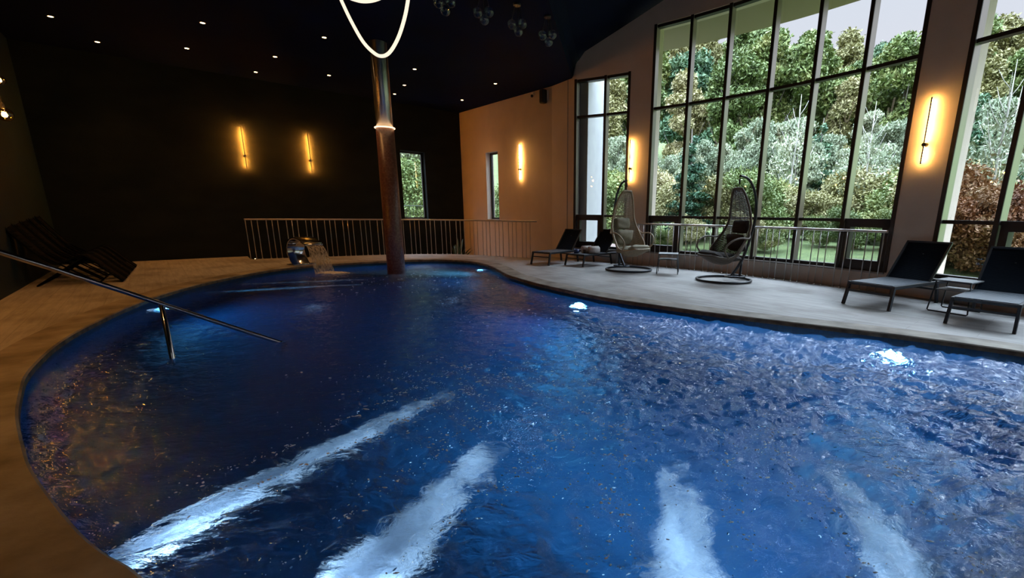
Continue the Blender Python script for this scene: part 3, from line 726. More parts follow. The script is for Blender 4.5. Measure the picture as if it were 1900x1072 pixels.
# ================================================================== sconces
def sconce(base, nrm, z0, z1, zp, label, led=led_warm):
    """base: point on the wall, nrm: into the room"""
    n_ = Vector((nrm[0], nrm[1], 0)).normalized(); root = empty('wall_sconce', (base[0], base[1], zp), math.atan2(n_.y, n_.x), label, 'wall light', 'slim bar wall lights')
    b0, b1 = z0-zp, z1-zp
    MB().box((.075, 0, (b0+b1)/2), (.016, .016, b1-b0)).build('bar', black_bar, root)
    MB().box((.063, 0, (b0+b1)/2), (.006, .012, b1-b0-.03)).build('light_strip', led, root)
    MB().lathe([(.028, 0), (.028, .09)], axis=(1, 0, 0), k=16).build('mount', black_bar, root, True)
    return root
n_dark = -out_dark; n_tan = -out_tan
def on_wall(a, u, p): return a + u*s_on(a, u, p)
pA, pB, pC = on_wall(K_LEFT, U_DARK, (-8.765, 12.76)), on_wall(K_LEFT, U_DARK, (-7.62, 13.79)), on_wall(K_FAR, U_TAN, (-1.72, 14.45))
sconce(pA, n_dark, 2.31, 3.317, 2.61, 'left slim bar wall light glowing amber on the dark wall', led_warm2)
sconce(pB, n_dark, 2.30, 3.312, 2.61, 'right slim bar wall light glowing amber on the dark wall', led_warm2)
sconce(pC, n_tan, 2.19, 3.2, 2.49, 'slim bar wall light glowing on the tan wall beside the slit window')
def arc_n(a): a = math.radians(a); return (-math.cos(a), -math.sin(a))
sconce(arc(56.55), arc_n(56.55), 2.01, 2.96, 2.30, 'slim bar wall light on the narrow pillar behind the left hanging chair')
sconce(arc(28.15), arc_n(28.15), 2.02, 2.96, 2.30, 'large looking slim bar wall light on the wide pillar right of the big window')

# ================================================================== ceiling lights
def downlight(x, y, label, power=38, z=CEIL):
    root = empty('downlight', (x, y, z), 0, label, 'ceiling light', 'recessed ceiling downlights')
    MB().lathe([(.055, 0), (.055, -.006), (.042, -.008)], k=18).build('rim', black_metal, root, True)
    MB().lathe([(.036, -.009), (.0, -.012)], k=18).build('lens', down_m, root, True)
    add_light('SPOT', 'downlight_beam', (x, y, z-.03), power, (1, .48, .15), .03, (x, y, 0), math.radians(95), .9, root)
DL = [(-9.35, 9.14, 'downlight nearest the upper left corner of the dark ceiling'), (-9.80, 10.40, 'second downlight from the left, close to the dark wall'), (-6.83, 9.36, 'downlight above and left of the first wall light, nearer the pool'),
      (-8.25, 10.73, 'downlight above the loungers by the dark wall'), (-6.70, 11.22, 'downlight left of the column in the middle of the ceiling'), (-4.97, 10.02, 'downlight just left of the hanging light loop'),
      (-7.93, 12.4, 'downlight close over the second wall light'), (-6.24, 12.62, 'downlight left of the column near the dark wall'), (-3.89, 12.03, 'downlight right of the steel column, nearest one'),
      (-4.66, 13.47, 'downlight right of the steel column, middle one'), (-5.30, 14.45, 'downlight right beside the steel column, farthest one'), (-3.5, 15.10, 'downlight above the tan wall corner'), (-2.17, 13.23, 'downlight above the tan wall and camera')]
for x, y, t_ in DL: downlight(x, y, t_)
for x, y in ((-6.7, 6.3), (-5.5, 4.1), (-3.6, 1.7)):
    downlight(x, y, 'downlight over the near left deck, outside the picture', 42)

# hanging light loop: bent LED tube
lc = Vector((-3.35, 8.05, CEIL))
lo = empty('light_loop', tuple(lc), 0, 'thin cream glowing tube hanging from the ceiling in a big loop above the column', 'pendant light')
def pxpt(px, py, Yd):    # a point at forward distance Yd seen in the given direction
    R = rv*((px-CX)/F) + dv*((py-CY)/F) + fw; return Vector((0, 0, CAM_H)) + R*(Yd/R.y)
lp = [pxpt(*q, 8.05 + dy)-lc for q, dy in (((606, -75), .25), ((618, -35), .22), ((633, 0), .15), ((651, 38), .1), ((672, 75), .04), ((690, 95), 0), ((706, 104), 0), ((722, 98), 0), ((738, 72), -.04), ((750, 36), -.1), ((757, 0), -.15), ((760, -35), -.22), ((757, -75), -.25))]
loop_curve = catmull(lp, 6)
MB().tube(loop_curve, .026, 10).build('light_tube', led_tube, lo, True)
l2 = [pxpt(*q, 7.3)-lc for q in ((590, -60), (615, -30), (640, -9), (662, 0), (680, 2), (700, -2), (722, -14), (745, -38), (765, -70))]
MB().tube(catmull(l2, 5), .026, 10).build('light_tube', led_tube, lo, True)
hx = Vector((.05, -.5, -.03))
MB().tube([hx + Vector((.62*math.cos(a), .42*math.sin(a), 0)) for a in [2*PI*i/40 for i in range(40)]], .03, 8, True).build('ceiling_ring', black_metal, lo, True)
for p in (lp[0], lp[-1], l2[0], l2[-1]): MB().tube([p, Vector((p.x, p.y, 0))], .004, 5).build('suspension_wire', black_metal, lo)

# glass pendants
def globe(x, y, z, r, g, label, group, lit=True, wire=True):
    root = empty('glass_pendant', (x, y, CEIL), 0, label, 'pendant light', group)
    MB().tube([(0, 0, 0), (0, 0, z+r-CEIL)], .004, 5).build('cord', black_metal, root)
    MB().lathe([(.04, 0), (.04, -.02)], k=14).build('canopy', black_metal, root, True)
    zz = z-CEIL
    MB().lathe([(.018, zz+r-.02), (.022, zz+r+.04), (.01, zz+r+.06)], k=12).build('socket', black_metal, root, True)
    MB().ball((0, 0, zz), r, 22).build('globe', g, root, True)
    if lit: MB().ball((0, 0, zz-.01), r*.32, 12).build('bulb', bulb_m, root, True)
    return root
random.seed(11)
spots = [(-7.67, 6.6, 2.455, .088), (-7.64, 6.62, 2.88, .06), (-7.95, 6.3, 2.75, .10), (-7.75, 5.9, 2.35, .09), (-7.4, 5.9, 3.0, .11), (-7.2, 5.5, 2.6, .085), (-7.0, 5.3, 2.25, .10), (-6.8, 5.0, 2.85, .09),
         (-6.6, 4.85, 2.5, .11), (-6.35, 4.55, 3.05, .09), (-6.2, 4.35, 2.7, .10), (-6.0, 4.0, 2.3, .085), (-7.3, 5.35, 2.95, .09), (-5.75, 3.95, 2.9, .10), (-5.6, 3.6, 2.55, .09), (-7.1, 5.9, 3.25, .09)]
for i, (x, y, z, r) in enumerate(spots):
    lab = 'amber glass globe pendant glowing at the left picture edge' if i == 0 else 'small red amber globe above its brighter neighbour at the left edge' if i == 1 else 'amber glass globe pendant hanging over the near left deck'
    globe(x, y, z, r, amber_glass, lab, 'amber globe pendants by the left wall')
gl_lab = ['leftmost cluster of clear glass balls under the ceiling', 'second cluster of clear glass balls from the left under the ceiling', 'third cluster of clear glass balls from the left under the ceiling', 'rightmost cluster of clear glass balls under the ceiling']
for (px, py), t_ in zip(((825, 8), (897, 26), (960, 48), (1016, 68)), gl_lab):
    R = rv*((px-CX)/F) + dv*((py-CY)/F) + fw; P = Vector((0, 0, CAM_H)) + R*((4.22-CAM_H)/R.z)
    root = empty('glass_ball_cluster', (P.x, P.y, CEIL), 0, t_, 'pendant light', 'clear glass ball clusters under the ceiling')
    MB().lathe([(.06, 0), (.06, -.03)], k=14).build('canopy', black_metal, root, True)
    for dx, dy, dz in ((-.09, 0, -.30), (.08, .05, -.27), (.02, -.06, -.42)):
        MB().tube([(dx*.3, dy*.3, 0), (dx, dy, dz+.07)], .004, 5).build('cord', black_metal, root); MB().ball((dx, dy, dz), .075, 18).build('ball', clear_glass, root, True)

# camera and speaker on the tan wall
p = on_wall(K_FAR, U_TAN, (-1.24, 14.0)) + n_tan*.02
sc0 = empty('security_camera', (p.x, p.y, 4.44), math.atan2(n_tan.y, n_tan.x), 'small white dome camera at the top of the tan wall', 'camera')
wp = mat('white_plastic', (.7, .7, .7), .4)
MB().box((.0, 0, .03), (.08, .09, .07)).build('housing', wp, sc0, bevel=.01); MB().ball((.05, 0, -.03), .04, 14).build('lens_dome', black_metal, sc0, True)
p = on_wall(K_FAR, U_TAN, (-.86, 13.6)) + n_tan*.02
sp0 = empty('speaker', (p.x, p.y, 4.3), math.atan2(n_tan.y, n_tan.x), 'black wall speaker in the corner at the top of the tan wall', 'speaker')
MB().box((.10, 0, 0), (.17, .17, .36)).build('cabinet', black_metal, sp0, bevel=.04); MB().box((.02, .1, .03), (.05, .02, .26)).build('bracket', wp, sp0, bevel=.004)

# ================================================================== sun loungers
sling_d = mat('navy_black_sling', (.004, .008, .015), .85, Specular_IOR_Level=.08)
sling_s = mat('grey_blue_sling', (.05, .065, .085), .55)
def sling_mat(m):
    t = N(m, 'ShaderNodeTexCoord'); w = N(m, 'ShaderNodeTexWave'); w.bands_direction = 'X'; w.inputs['Scale'].default_value = 30
    L(m, t.outputs['Object'], w.inputs['Vector']); bp = N(m, 'ShaderNodeBump'); bp.inputs['Strength'].default_value = .35; bp.inputs['Distance'].default_value = .004
    L(m, w.outputs['Fac'], bp.inputs['Height']); L(m, bp.outputs[0], bsdf(m).inputs['Normal'])
sling_mat(sling_s); sling_mat(sling_d)
def lounger(name, loc, rz, label, sc=1., ang=46, wv=.62, hinge=1.16, lb=.78, leg_b=1.45):
    """local +x runs from the foot end to the head end"""
    root = empty(name, (loc[0], loc[1], 0), rz, label, 'sun lounger', 'flat sling sun loungers'); root.scale = (sc, sc, sc)
    w = wv/2; z = .33; Lf = 1.62
    fr = MB()
    for y in (-w, w): fr.bar((0, y, z), (Lf, y, z), .035, .05)
    for x in (.02, .62, hinge, Lf-.02): fr.bar((x, -w, z), (x, w, z), .03, .04)
    fr.build('frame', charcoal, root, bevel=.004)
    for x, dx in ((.03, -.08), (leg_b, .07)):
        for y in (-w, w): MB().bar((x, y, z+.01), (x+dx, y*1.04, 0), .035, .055, (1, 0, 0)).build('leg', charcoal, root, bevel=.003)
        MB().bar((x+dx*.35, -w, .22), (x+dx*.35, w, .22), .025, .03).build('stretcher', charcoal, root)
    ns = 14; st = MB()
    for i in range(ns):
        a, b = .02 + i*(hinge-.04)/ns, .02 + (i+1)*(hinge-.04)/ns; st.box(((a+b)/2, 0, z+.028 - .006*math.sin(PI*(i+.5)/ns)), (b-a-.004, wv-.03, .008))
    st.build('seat', sling_s, root)
    ca, sa = math.cos(math.radians(ang)), math.sin(math.radians(ang)); B = MB(); bf = MB()
    n_ = 10
    for i in range(n_):
        s0, s1 = i*lb/n_, (i+1)*lb/n_; sag = lambda s: -.03*math.sin(PI*s/lb)
        p0, p1 = Vector((hinge+s0*ca - sag(s0)*sa, 0, z+.03+s0*sa + sag(s0)*ca)), Vector((hinge+s1*ca - sag(s1)*sa, 0, z+.03+s1*sa+sag(s1)*ca))
        B.bar(p0, p1, wv-.03, .008, (0, 0, 1)) if False else B.quad((p0.x, -w+.015, p0.z), (p1.x, -w+.015, p1.z), (p1.x, w-.015, p1.z), (p0.x, w-.015, p0.z))
    bk = B.build('backrest', sling_d, root); sm = bk.modifiers.new('thickness', 'SOLIDIFY'); sm.thickness = .012
    for y in (-w+.012, w-.012): bf.bar((hinge, y, z+.02), (hinge+lb*ca, y, z+.02+lb*sa), .028, .028)
    bf.bar((hinge+lb*ca, -w, z+.02+lb*sa), (hinge+lb*ca, w, z+.02+lb*sa), .03, .03); bf.build('back_frame', charcoal, root)
    MB().bar((hinge+.55*ca, 0, z+.55*sa), (hinge+.52, 0, z), .02, .02).build('support_strut', charcoal, root)
    return root
def ang_of(a, b): return math.atan2(b[1]-a[1], b[0]-a[0])
lounger('sun_lounger', (4.10, 6.33), math.atan2(.50, .865), 'black sling sun lounger in front of the wide pillar on the right', .93, 50, .64, 1.08, .76, 1.30)
lounger('sun_lounger', (4.68, 5.16), math.atan2(.62, .785), 'black sling sun lounger cut off by the right picture edge', .90, 50, .66, 1.08, .78, 1.30)
lounger('sun_lounger', (-.85, 11.20), math.atan2(.82, .57), 'empty dark sun lounger nearest the tan wall', .88, 50, .60, 1.08, .75, 1.3)
lounger('sun_lounger', (-.02, 11.05), math.atan2(.74, .67), 'dark sun lounger with rolled towels and a blue mug behind the left hanging chair', .80, 50, .70, 1.08, .90, 1.25)
M2a = math.atan2(.74, .67); M2 = Vector((-.02, 11.05)); u2 = Vector((math.cos(M2a), math.sin(M2a))); s2 = Vector((-u2.y, u2.x))
def on_m2(a, b): return M2 + u2*a + s2*b
zt = (.33+.032)*.80
p = on_m2(.16, .10); mg = empty('mug', (p.x, p.y, zt), .5, 'blue mug standing on the seat of the dark lounger', 'mug')
bluec = mat('blue_ceramic', (.06, .09, .22), .35)
MB().lathe([(.0, .0), (.062, .0), (.066, .10), (.060, .10), (.056, .01), (0, .01)], k=22).build('cup', bluec, mg, True); MB().tube([(.062 + .035*math.sin(a), 0, .05+.032*math.cos(a)) for a in [PI*i/8 for i in range(9)]], .008, 7).build('handle', bluec, mg, True)
p = on_m2(.27, -.06); MB().lathe([(.028, 0), (.034, .09), (.031, .09), (.026, .006), (0, .006)], k=18).build('tumbler', clear_glass, None, True, loc=(p.x, p.y, zt)); tag(bpy.data.objects['tumbler'], 'small clear glass between the blue mug and the towels', 'glass')
towel = noisy(mat('white_towel', rough=.95), (.55, .52, .50), (.70, .67, .65), 20, 4, .8, 120)
def towel_roll(p, rz, label):
    mb = MB(); n = 60; rr = [.012 + .068*i/n for i in range(n+1)]; V = []
    for y in (-.13, .13):
        for i in range(n+1): a = i*2*PI*3.2/n; V.append((rr[i]*math.cos(a), y, .082+rr[i]*math.sin(a)))
    mb.v = V; mb.f = [(i, i+1, n+2+i, n+1+i) for i in range(n)]
    o = mb.build('towel', towel, None, True, loc=(p.x, p.y, zt)); o.rotation_euler = (0, 0, rz); s_ = o.modifiers.new('t', 'SOLIDIFY'); s_.thickness = .018
    tag(o, label, 'towel', 'rolled towels on the lounger')
towel_roll(on_m2(.42, -.02), M2a+1.2, 'left rolled white towel on the dark lounger beside the glass')
towel_roll(on_m2(.44, -.22), M2a+1.0, 'right rolled white towel on the dark lounger')

matte_black = mat('matte_black_lounger', (.0025, .0035, .0045), .8, Specular_IOR_Level=.06)
# wave shaped folding loungers against the dark corner, left
def wave_lounger(loc, rz, label):
    root = empty('relax_lounger', (loc[0], loc[1], 0), rz, label, 'sun lounger', 'dark wave loungers in the left corner')
    prof = catmull([(0, 0, .02), (.16, 0, .20), (.32, 0, .40), (.44, 0, .48), (.60, 0, .40), (.76, 0, .36), (.92, 0, .52), (1.10, 0, .80), (1.26, 0, 1.08)], 5); w = .21
    sm = MB()
    for a, b in zip(prof, prof[1:]): sm.quad((a.x, -w+.02, a.z), (b.x, -w+.02, b.z), (b.x, w-.02, b.z), (a.x, w-.02, a.z))
    o = sm.build('sling', matte_black, root, True); s_ = o.modifiers.new('t', 'SOLIDIFY'); s_.thickness = .012
    for y in (-w, w): MB().tube([p + Vector((0, y, 0)) for p in prof], .014, 8).build('side_rail', matte_black, root, True)
    for y in (-w*.9, w*.9):
        MB().tube([(.40, y, .46), (1.0, y, .015)], .013, 8).build('leg', matte_black, root, True)
        MB().tube([(.95, y, .55), (.30, y, .015)], .013, 8).build('leg', matte_black, root, True)
    for x in (1.0, .30): MB().tube([(x, -w, .015), (x, w, .015)], .012, 8).build('foot_bar', matte_black, root, True)
    return root
wl = ['nearest of the dark wave loungers in the left corner', 'second nearest dark wave lounger in the left corner', 'third dark wave lounger in the left corner, in the middle of the row', 'fourth dark wave lounger in the left corner', 'farthest dark wave lounger in the left corner by the dark wall']
wd = Vector((-.80, -.60))
w0 = wave_lounger((-7.98, 8.05), math.atan2(wd.y, wd.x), wl[0])
for i in range(1, 5):
    c = copy_tree(w0); f = i/4; c.location = (-7.98 + (-9.55+7.98)*f, 8.05 + (9.95-8.05)*f, 0); c['label'] = wl[i]; c.rotation_euler.z = math.atan2(wd.y, wd.x) + .02*i

# ================================================================== side tables
def side_table(x, y, rz, label, w=.44, h=.43):
    root = empty('side_table', (x, y, 0), rz, label, 'side table'); a = w/2
    MB().box((0, 0, h-.008), (w*.92, w*.92, .016)).build('top', mat('grey_table_top', (.22, .23, .24), .5), root, bevel=.003)
    MB().box((0, 0, h*.70), (w*.88, w*.80, .012)).build('shelf', mat('grey_table_top'), root)
    for s in (-1, 1):
        MB().tube([(s*a*.86, -a*.86, h-.02), (s*a, -a*1.02, .02), (s*a, -a*.96, .009), (s*a, a*.96, .009), (s*a, a*1.02, .02), (s*a*.86, a*.86, h-.02)], .009, 7).build('leg', charcoal, root, True)
    MB().tube([(-a*.86, -a*.86, h-.02), (a*.86, -a*.86, h-.02), (a*.86, a*.86, h-.02), (-a*.86, a*.86, h-.02)], .008, 6, True).build('rim', charcoal, root)
    return root
side_table(1.98, 9.86, -.25, 'small two tier side table between the two hanging chairs')
side_table(5.12, 6.08, .55, 'small two tier side table between the two right sun loungers')

# ================================================================== hanging chairs
def hanging_chair(x, y, rz, label, cush_col, wick_col, stand_col):
    root = empty('hanging_chair', (x, y, 0), rz, label, 'hanging chair'); nm = label.split()[0]
    wick = noisy(mat('wicker_'+nm, wick_col, .6), tuple(c*.75 for c in wick_col), wick_col, 30, 3)
    cush = noisy(mat('cushion_'+nm, cush_col, .9), tuple(c*.8 for c in cush_col), cush_col, 12, 4, .6, 60)
    stand = mat('stand_'+nm, stand_col, .35, .4)
    # stand
    MB().tube([(.20+.50*math.cos(a), .50*math.sin(a), .028) for a in [2*PI*i/48 for i in range(48)]], .024, 10, True).build('base_ring', stand, root, True)
    MB().tube([(-.10+.19*math.cos(a), .17*math.sin(a), .075) for a in [2*PI*i/30 for i in range(30)]], .018, 8, True).build('inner_ring', stand, root, True)
    ca = catmull([(.02, 0, .06), (-.24, 0, .38), (-.42, 0, .82), (-.50, 0, 1.2), (-.475, 0, 1.5), (-.37, 0, 1.74), (-.2, 0, 1.90), (.0, 0, 1.94)], 6)
    MB().tube(ca, [.030-.008*i/len(ca) for i in range(len(ca))], 12).build('arm', stand, root, True)
    MB().tube([(-.22, 0, .05), (-.25, 0, .39)], .022, 10).build('brace', stand, root, True)
    MB().tube([(0, 0, 1.94), (0, 0, 1.88)], .006, 6).tube([(0, 0, 1.88), (0, 0, 1.80)], .017, 8).tube([(0, 0, 1.80), (.0, 0, 1.72)], .005, 6).build('spring_hook', black_metal, root, True)
    # shell as a lattice over a curved sheet
    prof = [(.01, 1.72, .10, .02), (-.06, 1.60, .17, .05), (-.15, 1.40, .23, .09), (-.21, 1.18, .27, .12), (-.22, .98, .31, .16), (-.17, .76, .34, .22), (-.07, .54, .36, .27), (.08, .38, .36, .27), (.25, .32, .35, .21), (.43, .34, .32, .13), (.60, .42, .27, .06), (.72, .50, .18, .01)]
    pc3 = catmull([(a, b, 0) for a, b, _, _ in prof], 5); pw3 = catmull([(c, d, 0) for _, _, c, d in prof], 5); n = len(pc3)
    nrm = []
    for i in range(n):
        d = (pc3[min(i+1, n-1)]-pc3[max(i-1, 0)]).normalized(); nrm.append(Vector((-d.y, d.x)))   # towards the sitter
    def S(i, v):
        i = max(0, min(n-1, i)); c = pc3[i]; w, dp = pw3[i].x, pw3[i].y; q_ = c.to_2d() + nrm[i]*(dp*abs(v)**2.2)
        return Vector((q_.x, w*v, q_.y))
    rim_ = [S(i, -1) for i in range(n)] + [S(n-1, v/5) for v in (-3, 0, 3)] + [S(i, 1) for i in range(n-1, -1, -1)] + [S(0, v/5) for v in (3, 0, -3)]
    MB().tube(rim_, .022, 8, True).build('rim_frame', wick, root, True)
    la = MB()
    for v in (-.66, -.33, 0, .33, .66): la.tube([S(i, v) for i in range(n)], .006, 5)
    k = n*2 - 2
    for j in range(1, k):
        i0 = j//2; f = .5*(j % 2)
        pts = [S(i0, v/6).lerp(S(min(i0+1, n-1), v/6), f) for v in range(-6, 7)]
        la.tube(pts, .0068, 4, caps=False)
    # denser diagonal weave under the seat
    for i in range(24, n-3):
        la.tube([S(i, -1), S(i+1, -.5), S(i+2, 0), S(i+1, .5), S(i, 1)], .006, 4, caps=False)
    la.build('woven_shell', wick, root, True)
    for s_ in (-1, 1):
        st_ = S(22, s_); en = S(46, s_)
        mid = [st_, Vector((.05, s_*.40, .82)), Vector((.30, s_*.43, .83)), Vector((.50, s_*.41, .76)), Vector((.58, s_*.36, .62)), en]
        MB().tube(catmull(mid, 5), .016, 8).build('armrest', wick, root, True)
    # cushions
    def pillow(c, size, ry, name):
        mb = MB(); K = 12; V = []
        M = Matrix.Rotation(ry, 3, 'Y')
        for s_ in (1, -1):
            for i in range(K+1):
                for j in range(K+1):
                    a, b = i/K*2-1, j/K*2-1; e = max(0, (1-a**4)*(1-b**4))**.5; pinch = 1-.10*(abs(a*b))
                    V.append(tuple(Vector(c) + M @ Vector((s_*size[0]/2*e*(1+.12*math.sin(5*a+3*b)), b*size[1]/2*(1-.08*(1-a*a)*0)*pinch, a*size[2]/2*pinch))))
        m_ = (K+1)**2
        for s_ in (0, 1):
            for i in range(K):
                for j in range(K):
                    q_ = (s_*m_+i*(K+1)+j, s_*m_+i*(K+1)+j+1, s_*m_+(i+1)*(K+1)+j+1, s_*m_+(i+1)*(K+1)+j); mb.f.append(q_ if s_ else q_[::-1])
        mb.v = V; return mb.build(name, cush, root, True)
    pillow((-.13, 0, 1.02), (.13, .40, .26), -.10, 'head_cushion')
    pillow((-.05, 0, .72), (.16, .46, .36), .35, 'back_cushion')
    pillow((.20, 0, .46), (.14, .54, .46), 1.42, 'seat_cushion')
    pillow((.55, 0, .50), (.13, .48, .32), 1.15, 'leg_cushion')
    return root
hanging_chair(1.10, 10.46, math.radians(-65), 'left woven hanging egg chair with khaki cushions, in front of the narrow pillar', (.34, .31, .23), (.42, .33, .22), (.03, .04, .055))
hanging_chair(3.02, 8.87, math.radians(180+27), 'right woven hanging egg chair with dark brown cushions, in front of the big window', (.045, .035, .03), (.13, .10, .075), (.02, .022, .028))

# ================================================================== plant behind the railing
leafdark = mat('palm_leaf', (.03, .06, .03), .5)
pl = empty('potted_palm', (-4.0, 15.6, -1.05), 0, 'dark palm behind the left railing below the tan wall corner', 'plant')
MB().lathe([(.16, 0), (.22, .42), (.20, .42), (.15, .03), (0, .03)], k=20).build('pot', charcoal, pl, True)
random.seed(5); fr_ = MB()
for i in range(26):
    a = random.random()*6.28; ln = .8+random.random()*.5; el = .6+random.random()*.8; prev = None
    for k in range(9):
        t = k/8; p = Vector((math.cos(a)*ln*t*math.cos(el)*.9, math.sin(a)*ln*t*math.cos(el)*.9, .4 + ln*t*math.sin(el)*1.5 - .7*t*t)); w = .05*math.sin(PI*min(1, t+.12)); s_ = Vector((-math.sin(a), math.cos(a), 0))*w
        if prev: fr_.quad(prev[0], prev[1], p+s_, p-s_)
        prev = (p-s_, p+s_)
fr_.build('fronds', leafdark, pl)

# ================================================================== outside: bank, forest
def ground_h(x, y):
    d = math.hypot(x-AC.x, y-AC.y) - AR; d = max(d, 0)
    return -.25 + .05*d + .0022*d*d + .25*math.sin(x*.5+y*.3) * min(1, d/8)
grass = noisy(mat('grass_bank', rough=.95), (.07, .11, .03), (.15, .20, .065), 3, 8, .9, 40, bdist=.1)
gm = MB(); rows = []
for i in range(40):
    r = AR + .42 + 75*(i/39)**1.7; rows.append([(AC.x + r*math.cos(a), AC.y + r*math.sin(a)) for a in [math.radians(-25 + j*(89 + min(50, max(0, (r-AR-5)*5)))/63) for j in range(64)]])
for i, row in enumerate(rows):
    for x, y in row: gm.v.append((x, y, ground_h(x, y) if i else -.35))
for i in range(39):
    for j in range(63): a = i*64+j; gm.f.append((a, a+1, a+65, a+64))
go = gm.build('ground', grass, None, True); struct(go)

def leaf_material(name, c1, c2, c3):
    m = mat(name, c1, .65); t = N(m, 'ShaderNodeTexCoord'); n_ = N(m, 'ShaderNodeTexNoise'); n_.inputs['Scale'].default_value = 1.3; n_.inputs['Detail'].default_value = 6
    oi = N(m, 'ShaderNodeObjectInfo'); ad = N(m, 'ShaderNodeMath', operation='MULTIPLY_ADD'); ad.inputs[1].default_value = .35; L(m, oi.outputs['Random'], ad.inputs[0])
    L(m, t.outputs['Object'], n_.inputs['Vector']); L(m, n_.outputs['Fac'], ad.inputs[2])
    r = N(m, 'ShaderNodeValToRGB'); r.color_ramp.elements[0].position = .4; r.color_ramp.elements[1].position = .95; r.color_ramp.elements[0].color = (*c1, 1); r.color_ramp.elements[1].color = (*c3, 1)
    e = r.color_ramp.elements.new(.66); e.color = (*c2, 1)
    L(m, ad.outputs[0], r.inputs[0]); L(m, r.outputs[0], bsdf(m).inputs['Base Color'])
    return m
LG = leaf_material('broad_leaf', (.075, .115, .03), (.13, .18, .05), (.24, .24, .075))
LD = leaf_material('conifer_needle', (.024, .072, .040), (.045, .115, .06), (.10, .165, .075))
LS = leaf_material('silver_leaf', (.155, .20, .125), (.24, .285, .185), (.34, .35, .235))
LR = leaf_material('russet_leaf', (.15, .055, .02), (.24, .10, .035), (.26, .17, .08))
LY = leaf_material('olive_leaf', (.16, .15, .055), (.24, .225, .09), (.34, .30, .16))
bark = mat('bark', (.10, .085, .07), .9); birch = mat('birch_bark', (.40, .38, .35), .8)
nrng = np.random.default_rng(7)
def crown_mesh(name, lobes, nleaf, ls, m, droop=0.):
    """leaves scattered through ellipsoid lobes (x,y,z,rx,ry,rz)"""
    lo_ = np.array(lobes, float); vol = lo_[:, 3]*lo_[:, 4]*lo_[:, 5]; pick = nrng.choice(len(lo_), nleaf, p=vol/vol.sum())
    d = nrng.normal(size=(nleaf, 3)); d /= np.linalg.norm(d, axis=1)[:, None]; r = nrng.random(nleaf)**.33
    clump = .75 + .25*np.sin(d[:, 0]*7+pick)*np.cos(d[:, 1]*6+pick*2)*np.sin(d[:, 2]*8)
    c = lo_[pick, :3] + d*lo_[pick, 3:]*(r*clump)[:, None]
    a = nrng.normal(size=(nleaf, 3)); a[:, 2] *= (1+droop); a /= np.linalg.norm(a, axis=1)[:, None]; b = np.cross(a, nrng.normal(size=(nleaf, 3))); b /= np.linalg.norm(b, axis=1)[:, None]
    s = ls*(.6+.8*nrng.random(nleaf))[:, None]; k = .45
    V = np.stack([c-a*s, c+b*s*k, c+a*s, c-b*s*k], 1).reshape(-1, 3)
    me = bpy.data.meshes.new(name); me.vertices.add(len(V)); me.vertices.foreach_set('co', V.ravel())
    me.loops.add(len(V)); me.loops.foreach_set('vertex_index', np.arange(len(V))); me.polygons.add(nleaf)
    me.polygons.foreach_set('loop_start', np.arange(0, len(V), 4)); me.update(calc_edges=True); me.validate(); me.materials.append(m)
    return me
def tree_proto(name, label, cat, lobes, nleaf, ls, m, trunk_h, trunk_r, bm=bark, droop=0., branches=0, group=None):
    root = empty(name, (0, 0, -50), 0, label, cat, group)
    me = crown_mesh('crown', lobes, nleaf, ls, m, droop); o = bpy.data.objects.new('crown', me); C.objects.link(o); o.parent = root
    tb = MB().tube([(0, 0, -.3), (.04, .02, trunk_h*.4), (-.03, .03, trunk_h*.75), (.02, 0, trunk_h)], [trunk_r, trunk_r*.8, trunk_r*.5, trunk_r*.12], 7)
    for i in range(branches):
        t = .25 + .65*i/branches; a = i*2.4; z = trunk_h*t; ln = trunk_h*(.22+.12*nrng.random())*(1.1-t)
        tb.tube([(0, 0, z), (math.cos(a)*ln*.5, math.sin(a)*ln*.5, z+ln*.7), (math.cos(a)*ln*.85, math.sin(a)*ln*.85, z+ln*1.4)], [trunk_r*.3, trunk_r*.2, trunk_r*.06], 5)
    tb.build('trunk', bm, root, True)
    return root
def lobes_round(R, h0, h1, k, rr):
    out = []
    for i in range(k):
        a = nrng.random()*6.28; t = nrng.random(); z = h0 + (h1-h0)*t; r = R*(1-.55*t)*nrng.random()**.5
        out.append((r*math.cos(a), r*math.sin(a), z, rr*(.7+.5*nrng.random()), rr*(.7+.5*nrng.random()), rr*(.55+.35*nrng.random())))
    return out
def lobes_cone(R, h0, h1, k): return [(0.15*math.cos(i*2.2)*R, .15*math.sin(i*2.2)*R, h0+(h1-h0)*i/k, R*(1-i/k)+.12, R*(1-i/k)+.12, (h1-h0)/k*.75) for i in range(k)]
